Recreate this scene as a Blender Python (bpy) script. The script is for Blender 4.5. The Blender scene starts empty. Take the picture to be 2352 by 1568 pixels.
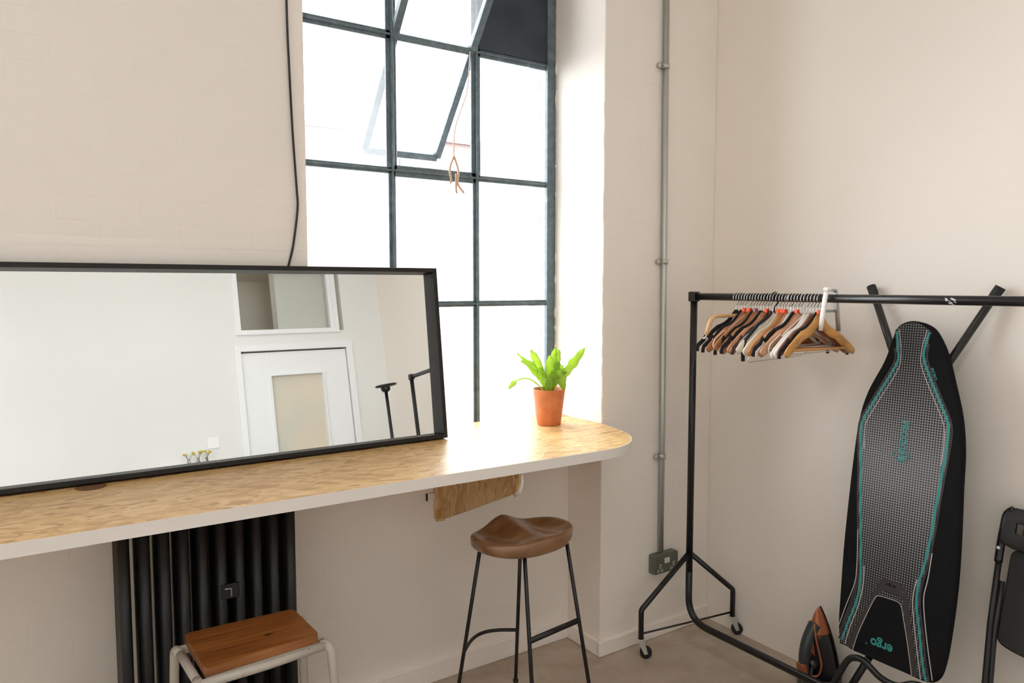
import bpy, bmesh, math, random
from mathutils import Vector, Matrix
SC = bpy.context.scene
COL = SC.collection
R = math.radians
# ------------------------------------------------------------ camera
cam = bpy.data.cameras.new('camera'); co = bpy.data.objects.new('camera', cam); COL.objects.link(co)
cam.sensor_width = 36; cam.lens = 36 * 1703 / 2352; cam.clip_start = 0.02; cam.clip_end = 200
co.location = (0, 0, 1.6); co.rotation_euler = (R(90 - 4.26), 0, R(-33.9))
SC.camera = co
# ------------------------------------------------------------ world, light, exposure
W = bpy.data.worlds.new('world'); SC.world = W; W.use_nodes = True
bg = W.node_tree.nodes['Background']; bg.inputs[0].default_value = (0.97, 0.98, 1.0, 1); bg.inputs[1].default_value = 12.5
SC.view_settings.view_transform = 'Standard'; SC.view_settings.look = 'None'
SC.view_settings.exposure = 0.0; SC.view_settings.gamma = 1.0; SC.view_settings.use_curve_mapping = False
SC.cycles.max_bounces = 14; SC.cycles.diffuse_bounces = 10; SC.cycles.transparent_max_bounces = 16
SC.cycles.sample_clamp_indirect = 6; SC.cycles.caustics_reflective = False; SC.cycles.caustics_refractive = False
SC.cycles.use_denoising = True
WINDOWS = [(0.87, 2.05), (-1.47, -0.29), (-3.13, -1.95), (-4.79, -3.61)]
for i, (xa, xb) in enumerate(WINDOWS):
    l = bpy.data.lights.new('window_portal', 'AREA'); l.shape = 'RECTANGLE'; l.size = xb - xa; l.size_y = 2.1
    l.cycles.is_portal = True
    lo = bpy.data.objects.new('window_portal', l); COL.objects.link(lo)
    lo.location = ((xa + xb) / 2, 2.80, 2.06); lo.rotation_euler = (R(-90), 0, 0)

# ------------------------------------------------------------ constants of the room
YW, YP, XR, YB, YG, ZC = 2.59, 2.367, 2.725, -1.0, 2.72, 1.02
CEIL = 3.35

# ------------------------------------------------------------ materials
def mat(name, col=(0.8, 0.8, 0.8), rough=0.5, metal=0.0, spec=0.5, coat=0.0):
    m = bpy.data.materials.new(name); m.use_nodes = True
    b = m.node_tree.nodes['Principled BSDF']
    b.inputs['Base Color'].default_value = (*col, 1); b.inputs['Roughness'].default_value = rough
    b.inputs['Metallic'].default_value = metal; b.inputs['Specular IOR Level'].default_value = spec
    b.inputs['Coat Weight'].default_value = coat
    m.diffuse_color = (*col, 1)
    return m
class NT:
    def __init__(s, m): s.m = m; s.t = m.node_tree; s.b = s.t.nodes['Principled BSDF']
    def n(s, typ, **kw):
        d = s.t.nodes.new(typ)
        for k, v in kw.items():
            if k in d.inputs: d.inputs[k].default_value = v
            else: setattr(d, k, v)
        return d
    def l(s, a, b): s.t.links.new(a, b)
    def coords(s, scale=(1, 1, 1), rot=(0, 0, 0), kind='Object'):
        c = s.n('ShaderNodeTexCoord'); mp = s.n('ShaderNodeMapping')
        mp.inputs['Scale'].default_value = scale; mp.inputs['Rotation'].default_value = rot
        s.l(c.outputs[kind], mp.inputs[0]); return mp.outputs[0]
    def noise(s, vec, scale, detail=4, rough=0.5, dist=0):
        d = s.n('ShaderNodeTexNoise'); d.inputs['Scale'].default_value = scale; d.inputs['Detail'].default_value = detail
        d.inputs['Roughness'].default_value = rough; d.inputs['Distortion'].default_value = dist
        if vec is not None: s.l(vec, d.inputs['Vector'])
        return d.outputs['Fac']
    def ramp(s, fac, stops):
        d = s.n('ShaderNodeValToRGB'); e = d.color_ramp.elements
        while len(e) < len(stops): e.new(0.5)
        for i, (p, c) in enumerate(stops):
            e[i].position = p; e[i].color = (*c, 1) if len(c) == 3 else c
        s.l(fac, d.inputs[0]); return d.outputs[0]
    def mix(s, fac, a, b, mode='MIX'):
        d = s.n('ShaderNodeMixRGB'); d.blend_type = mode
        for i, v in enumerate((fac, a, b)):
            if hasattr(v, 'links') or hasattr(v, 'is_output'): s.l(v, d.inputs[i])
            else: d.inputs[i].default_value = v if i == 0 else (*v, 1)
        return d.outputs[0]
    def math(s, op, a, b=0.0, c=None):
        d = s.n('ShaderNodeMath'); d.operation = op
        for i, v in enumerate((a, b) if c is None else (a, b, c)):
            if hasattr(v, 'is_output'): s.l(v, d.inputs[i])
            else: d.inputs[i].default_value = v
        return d.outputs[0]
    def bump(s, h, strength=0.3, dist=0.002, prev=None):
        d = s.n('ShaderNodeBump'); d.inputs['Strength'].default_value = strength; d.inputs['Distance'].default_value = dist
        s.l(h, d.inputs['Height'])
        if prev is not None: s.l(prev, d.inputs['Normal'])
        return d.outputs[0]
    def color(s, o): s.l(o, s.b.inputs['Base Color'])
    def normal(s, o): s.l(o, s.b.inputs['Normal'])
    def roughness(s, o): s.l(o, s.b.inputs['Roughness'])

WALL = (0.885, 0.832, 0.775)
def painted_brick(name, amt, swap=False):
    m = mat(name, WALL, 0.72); t = NT(m)
    c = t.n('ShaderNodeTexCoord'); sp = t.n('ShaderNodeSeparateXYZ'); t.l(c.outputs['Object'], sp.inputs[0])
    geo = t.n('ShaderNodeNewGeometry'); gs = t.n('ShaderNodeSeparateXYZ'); t.l(geo.outputs['True Normal'], gs.inputs[0])
    ax = t.math('GREATER_THAN', t.math('ABSOLUTE', gs.outputs[0]), 0.5)
    mx = t.n('ShaderNodeMix'); mx.data_type = 'FLOAT'
    t.l(ax, mx.inputs[0]); t.l(sp.outputs[0], mx.inputs[2]); t.l(sp.outputs[1], mx.inputs[3])
    wob = t.noise(c.outputs['Object'], 5, 3)
    zz = t.math('ADD', sp.outputs[2], t.math('MULTIPLY', wob, 0.012))
    cb = t.n('ShaderNodeCombineXYZ'); t.l(mx.outputs[0], cb.inputs[0]); t.l(zz, cb.inputs[1])
    br = t.n('ShaderNodeTexBrick'); t.l(cb.outputs[0], br.inputs['Vector'])
    br.inputs['Scale'].default_value = 1; br.inputs['Mortar Size'].default_value = 0.006; br.inputs['Mortar Smooth'].default_value = 0.6
    br.inputs['Brick Width'].default_value = 0.225; br.inputs['Row Height'].default_value = 0.075
    patch = t.ramp(t.noise(c.outputs['Object'], 1.7, 3), [(0.38, (0, 0, 0)), (0.62, (1, 1, 1))])
    h = t.math('MULTIPLY', t.math('SUBTRACT', 1.0, br.outputs['Fac']), t.math('ADD', 0.35, t.math('MULTIPLY', patch, 0.65)))
    n1 = t.bump(h, amt, 0.004)
    n2 = t.bump(t.noise(c.outputs['Object'], 14, 5, 0.6), 0.35, 0.006, n1)
    n3 = t.bump(t.noise(c.outputs['Object'], 160, 3), 0.2, 0.0006, n2)
    t.normal(n3)
    t.color(t.mix(t.noise(c.outputs['Object'], 1.3, 4), tuple(x * 0.97 for x in WALL), tuple(min(1, x * 1.03) for x in WALL)))
    return m
def plaster(name, col, amt=0.25):
    m = mat(name, col, 0.7); t = NT(m); c = t.coords()
    n1 = t.bump(t.noise(c, 3.5, 3), amt, 0.01); n2 = t.bump(t.noise(c, 60, 4), 0.15, 0.0012, n1); t.normal(n2)
    t.color(t.mix(t.noise(c, 1.1, 4), tuple(x * 0.97 for x in col), tuple(min(1, x * 1.03) for x in col)))
    return m
M = {}
M['brickpaint'] = painted_brick('painted_brick_wall', 0.2)
M['plaster'] = plaster('plaster_wall', WALL)
M['plaster_white'] = plaster('plaster_white_wall', (0.80, 0.80, 0.785))
M['ceiling'] = plaster('ceiling_paint', (0.86, 0.85, 0.83), 0.1)
M['trimwhite'] = mat('white_trim_paint', (0.82, 0.80, 0.77), 0.4)
M['doorwhite'] = mat('white_door_paint', (0.86, 0.87, 0.885), 0.35)
# floor
m = mat('concrete_floor', (0.2, 0.17, 0.14), 0.42); t = NT(m); c = t.coords()
a = t.noise(c, 2.3, 8, 0.6, 0.6); b = t.noise(c, 9, 6, 0.65)
f1 = t.ramp(a, [(0.3, (0.37, 0.30, 0.235)), (0.52, (0.47, 0.395, 0.32)), (0.72, (0.56, 0.485, 0.41))])
f2 = t.mix(t.ramp(b, [(0.45, (0, 0, 0)), (0.62, (1, 1, 1))]), f1, t.mix(0.6, f1, (0.38, 0.29, 0.22)))
t.color(f2); t.roughness(t.ramp(a, [(0.3, (0.34,) * 3), (0.7, (0.55,) * 3)])); t.normal(t.bump(t.noise(c, 40, 5), 0.12, 0.002)); M['floor'] = m
# window frame paint
m = mat('window_frame_paint', (0.085, 0.12, 0.14), 0.45); t = NT(m); c = t.coords()
t.color(t.ramp(t.noise(c, 30, 5, 0.7), [(0.3, (0.07, 0.10, 0.12)), (0.6, (0.14, 0.19, 0.215)), (0.8, (0.27, 0.34, 0.36))]))
t.normal(t.bump(t.noise(c, 70, 4), 0.4, 0.002)); M['frame'] = m
m = mat('dark_board_paint', (0.028, 0.04, 0.06), 0.6); t = NT(m); c = t.coords()
t.color(t.ramp(t.noise(c, 6, 5), [(0.3, (0.02, 0.03, 0.048)), (0.7, (0.04, 0.056, 0.08))])); M['board'] = m
def glass_pane(name, haze):
    m = bpy.data.materials.new(name); m.use_nodes = True; nt = m.node_tree; nt.nodes.clear()
    o = nt.nodes.new('ShaderNodeOutputMaterial'); tr = nt.nodes.new('ShaderNodeBsdfTransparent'); tl = nt.nodes.new('ShaderNodeBsdfTranslucent')
    gl = nt.nodes.new('ShaderNodeBsdfGlossy'); gl.inputs['Roughness'].default_value = 0.05
    tl.inputs[0].default_value = (0.92, 0.95, 0.97, 1); tr.inputs[0].default_value = (0.96, 0.98, 0.98, 1)
    m1 = nt.nodes.new('ShaderNodeMixShader'); m1.inputs[0].default_value = haze
    tc = nt.nodes.new('ShaderNodeTexCoord'); no = nt.nodes.new('ShaderNodeTexNoise'); no.inputs['Scale'].default_value = 5
    mr = nt.nodes.new('ShaderNodeMapRange'); mr.inputs['To Min'].default_value = haze * 0.8; mr.inputs['To Max'].default_value = min(1, haze * 1.2)
    nt.links.new(tc.outputs['Object'], no.inputs['Vector']); nt.links.new(no.outputs['Fac'], mr.inputs['Value']); nt.links.new(mr.outputs[0], m1.inputs[0])
    nt.links.new(tr.outputs[0], m1.inputs[1]); nt.links.new(tl.outputs[0], m1.inputs[2])
    fr = nt.nodes.new('ShaderNodeFresnel'); fr.inputs[0].default_value = 1.35
    m2 = nt.nodes.new('ShaderNodeMixShader'); mu = nt.nodes.new('ShaderNodeMath'); mu.operation = 'MULTIPLY'; mu.inputs[1].default_value = 0.5
    nt.links.new(fr.outputs[0], mu.inputs[0]); nt.links.new(mu.outputs[0], m2.inputs[0])
    nt.links.new(m1.outputs[0], m2.inputs[1]); nt.links.new(gl.outputs[0], m2.inputs[2]); nt.links.new(m2.outputs[0], o.inputs[0])
    return m
M['pane'] = glass_pane('hazed_window_glass', 0.07)
M['clear'] = glass_pane('clear_window_glass', 0.02)
# OSB
def osb(name, scale=1.0, plane='xy', dark=1.0):
    m = mat(name, (0.62, 0.42, 0.22), 0.42, coat=0.2); t = NT(m)
    m.node_tree.nodes['Principled BSDF'].inputs['Coat Roughness'].default_value = 0.25
    base = t.n('ShaderNodeTexCoord').outputs['Object']
    if plane == 'yz':
        mp = t.n('ShaderNodeMapping'); mp.inputs['Rotation'].default_value = (0, R(90), 0); t.l(base, mp.inputs[0]); base = mp.outputs[0]
    nz = t.n('ShaderNodeTexNoise'); nz.inputs['Scale'].default_value = 9; t.l(base, nz.inputs['Vector'])
    va = t.n('ShaderNodeVectorMath'); va.operation = 'MULTIPLY_ADD'; t.l(nz.outputs['Color'], va.inputs[0]); va.inputs[1].default_value = (0.016,) * 3; t.l(base, va.inputs[2])
    outs = []; pats = []
    for i, (ang, sc) in enumerate([(6, 17), (-16, 14), (30, 18), (-42, 17)]):
        mp = t.n('ShaderNodeMapping'); mp.inputs['Rotation'].default_value = (0, 0, R(ang)); mp.inputs['Location'].default_value = (i * 3.1, i * 1.7, 0)
        t.l(va.outputs[0], mp.inputs[0])
        mp2 = t.n('ShaderNodeMapping'); mp2.inputs['Scale'].default_value = (sc * 0.9 * scale, sc * 3.0 * scale, 1); t.l(mp.outputs[0], mp2.inputs[0])
        v = t.n('ShaderNodeTexVoronoi'); v.voronoi_dimensions = '2D'; v.inputs['Scale'].default_value = 1; v.inputs['Randomness'].default_value = 1.0
        t.l(mp2.outputs[0], v.inputs['Vector'])
        s = t.n('ShaderNodeSeparateColor'); t.l(v.outputs['Color'], s.inputs[0])
        fib = t.n('ShaderNodeTexNoise'); fib.inputs['Scale'].default_value = 1; fib.inputs['Detail'].default_value = 3
        mp3 = t.n('ShaderNodeMapping'); mp3.inputs['Scale'].default_value = (18 * scale, 260 * scale, 1); t.l(mp.outputs[0], mp3.inputs[0]); t.l(mp3.outputs[0], fib.inputs['Vector'])
        val = t.math('ADD', t.math('MULTIPLY', s.outputs[0], 0.86), t.math('MULTIPLY', fib.outputs['Fac'], 0.2))
        outs.append(val); pats.append(s.outputs[1])
    v01 = t.n('ShaderNodeMix'); v01.data_type = 'FLOAT'; t.l(t.math('GREATER_THAN', pats[0], 0.62), v01.inputs[0]); t.l(outs[0], v01.inputs[2]); t.l(outs[1], v01.inputs[3])
    v02 = t.n('ShaderNodeMix'); v02.data_type = 'FLOAT'; t.l(t.math('GREATER_THAN', pats[1], 0.7), v02.inputs[0]); t.l(v01.outputs[0], v02.inputs[2]); t.l(outs[2], v02.inputs[3])
    v03 = t.n('ShaderNodeMix'); v03.data_type = 'FLOAT'; t.l(t.math('GREATER_THAN', pats[2], 0.8), v03.inputs[0]); t.l(v02.outputs[0], v03.inputs[2]); t.l(outs[3], v03.inputs[3])
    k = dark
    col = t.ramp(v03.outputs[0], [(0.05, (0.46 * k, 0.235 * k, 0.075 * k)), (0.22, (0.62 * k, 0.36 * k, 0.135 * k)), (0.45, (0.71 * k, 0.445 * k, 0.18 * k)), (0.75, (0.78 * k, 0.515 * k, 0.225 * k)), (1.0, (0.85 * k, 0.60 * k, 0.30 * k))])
    sp_ = t.n('ShaderNodeTexNoise'); sp_.inputs['Scale'].default_value = 1; sp_.inputs['Detail'].default_value = 4
    mp4 = t.n('ShaderNodeMapping'); mp4.inputs['Scale'].default_value = (20, 130, 1); mp4.inputs['Rotation'].default_value = (0, 0, R(14)); t.l(va.outputs[0], mp4.inputs[0]); t.l(mp4.outputs[0], sp_.inputs['Vector'])
    spk = t.ramp(sp_.outputs['Fac'], [(0.63, (0, 0, 0)), (0.66, (1, 1, 1))])
    t.color(t.mix(t.math('MULTIPLY', spk, 0.55), col, (0.16, 0.08, 0.03)))
    t.normal(t.bump(v03.outputs[0], 0.15, 0.001))
    return m
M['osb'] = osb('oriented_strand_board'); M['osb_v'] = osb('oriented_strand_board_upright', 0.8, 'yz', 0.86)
# wood
def wood(name, dark, mid, light, scale=(2, 26, 26), rough=0.4, knots=False, coat=0.2, wave=6.0, ws=0.4):
    m = mat(name, mid, rough, coat=coat); t = NT(m); c = t.coords(scale)
    n = t.noise(c, 1.4, 6, 0.6, 0.5)
    w = t.n('ShaderNodeTexWave'); w.bands_direction = 'Y'; w.inputs['Scale'].default_value = wave / 10; w.inputs['Distortion'].default_value = 5; w.inputs['Detail'].default_value = 3; w.inputs['Detail Scale'].default_value = 0.6
    t.l(c, w.inputs['Vector'])
    f = t.math('ADD', t.math('MULTIPLY', n, 1 - ws), t.math('MULTIPLY', w.outputs['Fac'], ws))
    col = t.ramp(f, [(0.2, dark), (0.5, mid), (0.8, light)])
    if knots:
        c0 = t.coords()
        v = t.n('ShaderNodeTexVoronoi'); v.inputs['Scale'].default_value = 1; v.inputs['Randomness'].default_value = 0.8
        mp = t.n('ShaderNodeMapping'); mp.inputs['Scale'].default_value = (6, 9, 1); mp.inputs['Location'].default_value = (0.25, 0.1, 0); t.l(c0, mp.inputs[0]); t.l(mp.outputs[0], v.inputs['Vector'])
        col = t.mix(t.ramp(v.outputs['Distance'], [(0.05, (0.85,) * 3), (0.11, (0, 0, 0))]), col, tuple(x * 0.35 for x in dark))
    t.color(col); t.normal(t.bump(f, 0.12, 0.001)); return m
M['seatwood'] = wood('dark_mango_wood', (0.13, 0.058, 0.024), (0.25, 0.125, 0.057), (0.36, 0.20, 0.10), (3, 9, 9), 0.24, coat=0.45, ws=0.12)
M['plank'] = wood('oiled_pine_plank', (0.135, 0.042, 0.010), (0.26, 0.090, 0.022), (0.40, 0.155, 0.045), (2, 22, 60), 0.36, knots=True, coat=0.2, ws=0.14)
def hw(name, c): return wood(name, tuple(x * 0.62 for x in c), c, tuple(min(1, x * 1.25) for x in c), (6, 40, 40), 0.38, coat=0.25)
M['h_brown'] = hw('brown_hanger_wood', (0.47, 0.20, 0.08)); M['h_light'] = hw('light_hanger_wood', (0.68, 0.40, 0.18))
M['h_honey'] = hw('honey_hanger_wood', (0.66, 0.32, 0.085)); M['h_pink'] = hw('pinkish_hanger_wood', (0.62, 0.33, 0.20))
M['h_red'] = hw('reddish_hanger_wood', (0.30, 0.095, 0.05)); M['h_dark'] = hw('dark_hanger_wood', (0.075, 0.03, 0.016))
M['h_black'] = mat('black_velvet', (0.012, 0.012, 0.016), 0.8); M['h_white'] = mat('white_hanger_paint', (0.82, 0.80, 0.76), 0.4)
M['h_cream'] = mat('cream_hanger_paint', (0.74, 0.68, 0.58), 0.45)
M['wire'] = mat('chromed_wire', (0.75, 0.74, 0.72), 0.25, 1.0); M['whitewire'] = mat('white_coated_wire', (0.85, 0.83, 0.82), 0.35)
M['orange'] = mat('orange_plastic', (0.95, 0.10, 0.02), 0.4); M['pink'] = mat('mauve_plastic', (0.45, 0.16, 0.2), 0.4)
M['clipwhite'] = mat('white_plastic', (0.85, 0.85, 0.83), 0.35); M['clipgrey'] = mat('grey_metal', (0.42, 0.43, 0.41), 0.35, 0.7)
# metals & plastics
def scuffed(name, base, chip, thr=0.66, rough=0.35, metal=0.0, sc=22, amt=1.0):
    m = mat(name, base, rough, metal); t = NT(m); c = t.coords()
    f = t.ramp(t.noise(c, sc, 6, 0.7, 0.3), [(thr, (0, 0, 0)), (thr + 0.04, (amt,) * 3)])
    t.color(t.mix(f, base, chip)); return m
M['blackmetal'] = mat('black_powder_coat', (0.012, 0.012, 0.014), 0.32)
M['blackscuff'] = scuffed('scuffed_black_metal', (0.007, 0.007, 0.008), (0.3, 0.29, 0.27), 0.72, 0.35, sc=45, amt=0.7)
M['rail'] = scuffed('black_rack_tube', (0.007, 0.007, 0.008), (0.35, 0.35, 0.35), 0.76, 0.3, sc=12, amt=0.8)
M['railchip'] = mat('bare_metal_scuff', (0.6, 0.6, 0.62), 0.5)
M['brackets'] = mat('zinc_plate', (0.62, 0.63, 0.6), 0.35, 0.8); M['rubber'] = mat('black_rubber', (0.012, 0.012, 0.012), 0.7)
M['whitemetal'] = scuffed('chipped_white_enamel', (0.47, 0.435, 0.385), (0.07, 0.05, 0.04), 0.655, 0.35, sc=26)
M['radiator'] = scuffed('black_radiator_iron', (0.012, 0.013, 0.015), (0.11, 0.10, 0.085), 0.66, 0.42, sc=9, amt=0.5)
M['conduit'] = mat('galvanised_steel', (0.52, 0.53, 0.50), 0.42, 0.75); M['socket'] = mat('grey_green_metalclad', (0.115, 0.12, 0.10), 0.45)
M['socketdark'] = mat('dark_slot', (0.01, 0.01, 0.01), 0.6); M['cream'] = mat('cream_plastic', (0.72, 0.66, 0.6), 0.4)
M['terracotta'] = mat('terracotta', (0.62, 0.20, 0.075), 0.65); M['soil'] = mat('dark_soil', (0.02, 0.014, 0.01), 0.95)
t = NT(M['terracotta']); c = t.coords(); t.color(t.ramp(t.noise(c, 20, 5), [(0.3, (0.55, 0.165, 0.06)), (0.7, (0.68, 0.24, 0.095))])); t.normal(t.bump(t.noise(c, 90, 4), 0.15, 0.001))
m = mat('fern_leaf', (0.30, 0.52, 0.07), 0.35); t = NT(m); c = t.coords()
t.color(t.ramp(t.noise(c, 12, 3), [(0.3, (0.30, 0.50, 0.07)), (0.7, (0.50, 0.68, 0.16))]))
tl = t.n('ShaderNodeBsdfTranslucent'); tl.inputs[0].default_value = (0.66, 0.82, 0.20, 1); mx = t.n('ShaderNodeMixShader'); mx.inputs[0].default_value = 0.62
out = m.node_tree.nodes['Material Output']; t.l(t.b.outputs[0], mx.inputs[1]); t.l(tl.outputs[0], mx.inputs[2]); t.l(mx.outputs[0], out.inputs[0]); M['leaf'] = m
m = mat('added_light_diffuser', (1, 1, 1), 0.5); m.node_tree.nodes['Principled BSDF'].inputs['Emission Color'].default_value = (1.0, 0.955, 0.905, 1); m.node_tree.nodes['Principled BSDF'].inputs['Emission Strength'].default_value = 10.5; M['lamp'] = m  # glow of the added ceiling and lobby fill lights
M['mirror'] = mat('mirror_glass', (0.885, 0.905, 0.90), 0.0, 1.0)
m = mat('dark_mirror_frame', (0.011, 0.010, 0.010), 0.42, spec=0.35); M['mframe'] = m
M['holewood'] = mat('dark_cutout_wood', (0.16, 0.07, 0.025), 0.7)
M['edgewhite'] = mat('white_painted_edge', (0.80, 0.755, 0.72), 0.5)
M['cable'] = mat('black_cable', (0.015, 0.016, 0.02), 0.5)
M['string'] = mat('frayed_string', (0.72, 0.5, 0.38), 0.8)
m = mat('exterior_brick', (0.3, 0.2, 0.17), 0.8); t = NT(m); c = t.coords((1, 1, 1), (R(90), 0, R(0)))
tc = t.n('ShaderNodeTexCoord'); sp = t.n('ShaderNodeSeparateXYZ'); t.l(tc.outputs['Object'], sp.inputs[0]); cb = t.n('ShaderNodeCombineXYZ')
t.l(t.math('ADD', sp.outputs[0], sp.outputs[1]), cb.inputs[0]); t.l(sp.outputs[2], cb.inputs[1])
br = t.n('ShaderNodeTexBrick'); br.inputs['Scale'].default_value = 1; br.inputs['Brick Width'].default_value = 0.225; br.inputs['Row Height'].default_value = 0.075; br.inputs['Mortar Size'].default_value = 0.006
br.inputs['Color1'].default_value = (0.09, 0.065, 0.075, 1); br.inputs['Color2'].default_value = (0.12, 0.09, 0.10, 1); br.inputs['Mortar'].default_value = (0.17, 0.15, 0.16, 1)
t.l(cb.outputs[0], br.inputs['Vector']); t.color(br.outputs['Color']); M['extbrick'] = m
M['facade'] = mat('pale_pink_render', (0.135, 0.10, 0.092), 0.8); M['facadewin'] = mat('pale_facade_window', (0.10, 0.12, 0.13), 0.3)
M['street'] = mat('pale_paving', (0.3, 0.3, 0.3), 0.9)
# ironing board print
M['b_black'] = mat('black_board_fabric', (0.008, 0.008, 0.009), 0.9, spec=0.15)
NT(M['b_black']).normal(NT(M['b_black']).bump(NT(M['b_black']).noise(NT(M['b_black']).coords(), 9, 3), 0.25, 0.01))
M['b_teal'] = mat('teal_print', (0.03, 0.27, 0.26), 0.7); M['b_white'] = mat('pale_print_line', (0.55, 0.50, 0.49), 0.7); M['b_grey'] = mat('charcoal_print', (0.040, 0.034, 0.034), 0.8)
def dots(name, cell, r0, r1):
    m = mat(name, (0.02, 0.02, 0.02), 0.75); t = NT(m); tc = t.n('ShaderNodeTexCoord'); sp = t.n('ShaderNodeSeparateXYZ'); t.l(tc.outputs['Object'], sp.inputs[0])
    fx = t.math('SUBTRACT', t.math('FRACT', t.math('MULTIPLY', t.math('ADD', sp.outputs[0], 5.0), 1 / cell)), 0.5)
    fy = t.math('SUBTRACT', t.math('FRACT', t.math('MULTIPLY', t.math('ADD', sp.outputs[1], 5.0), 1 / cell)), 0.5)
    d = t.math('SQRT', t.math('ADD', t.math('MULTIPLY', fx, fx), t.math('MULTIPLY', fy, fy)))
    mr = t.n('ShaderNodeMapRange'); t.l(t.math('ABSOLUTE', t.math('SUBTRACT', sp.outputs[1], 0.66)), mr.inputs['Value'])
    mr.inputs['From Min'].default_value = 0.05; mr.inputs['From Max'].default_value = 0.42; mr.inputs['To Min'].default_value = r1; mr.inputs['To Max'].default_value = r0
    on = t.math('LESS_THAN', d, mr.outputs[0])
    hole = t.math('LESS_THAN', d, t.math('MULTIPLY', mr.outputs[0], 0.28))
    t.color(t.mix(t.math('SUBTRACT', on, t.math('MULTIPLY', hole, 0.5)), (0.010, 0.009, 0.010), (0.27, 0.265, 0.28))); return m
M['b_dots'] = dots('dotted_print', 0.0088, 0.25, 0.455)
M['iron_dark'] = mat('charcoal_iron_plastic', (0.018, 0.018, 0.021), 0.25); M['iron_slate'] = mat('slate_iron_handle', (0.035, 0.042, 0.048), 0.3)
M['copper'] = mat('copper_plastic', (0.42, 0.135, 0.06), 0.32, 0.35); M['cordgrey'] = mat('grey_cord', (0.095, 0.095, 0.085), 0.6); M['sole'] = mat('iron_soleplate', (0.03, 0.025, 0.025), 0.25, 0.6)
M['chairplastic'] = mat('glossy_black_plastic', (0.010, 0.011, 0.014), 0.22); M['chairseat'] = mat('matt_black_seat', (0.012, 0.011, 0.011), 0.6)
M['doorglass'] = mat('frosted_door_glass', (0.62, 0.60, 0.52), 0.25); M['recess'] = mat('lobby_paint', (0.80, 0.75, 0.67), 0.7)
M['flower'] = mat('yellow_dried_flower', (0.62, 0.5, 0.12), 0.8); M['stem'] = mat('olive_stem', (0.2, 0.2, 0.08), 0.8)
M['bottle'] = mat('clear_bottle_glass', (0.9, 0.93, 0.92), 0.05); M['bottle'].node_tree.nodes['Principled BSDF'].inputs['Transmission Weight'].default_value = 0.9
t = NT(M['doorglass']); c = t.coords(); t.color(t.ramp(t.noise(c, 2.6, 4), [(0.35, (0.60, 0.62, 0.54)), (0.65, (0.72, 0.64, 0.52))]))
M['shelfwhite'] = mat('white_shelf_paint', (0.86, 0.85, 0.83), 0.4)

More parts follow.
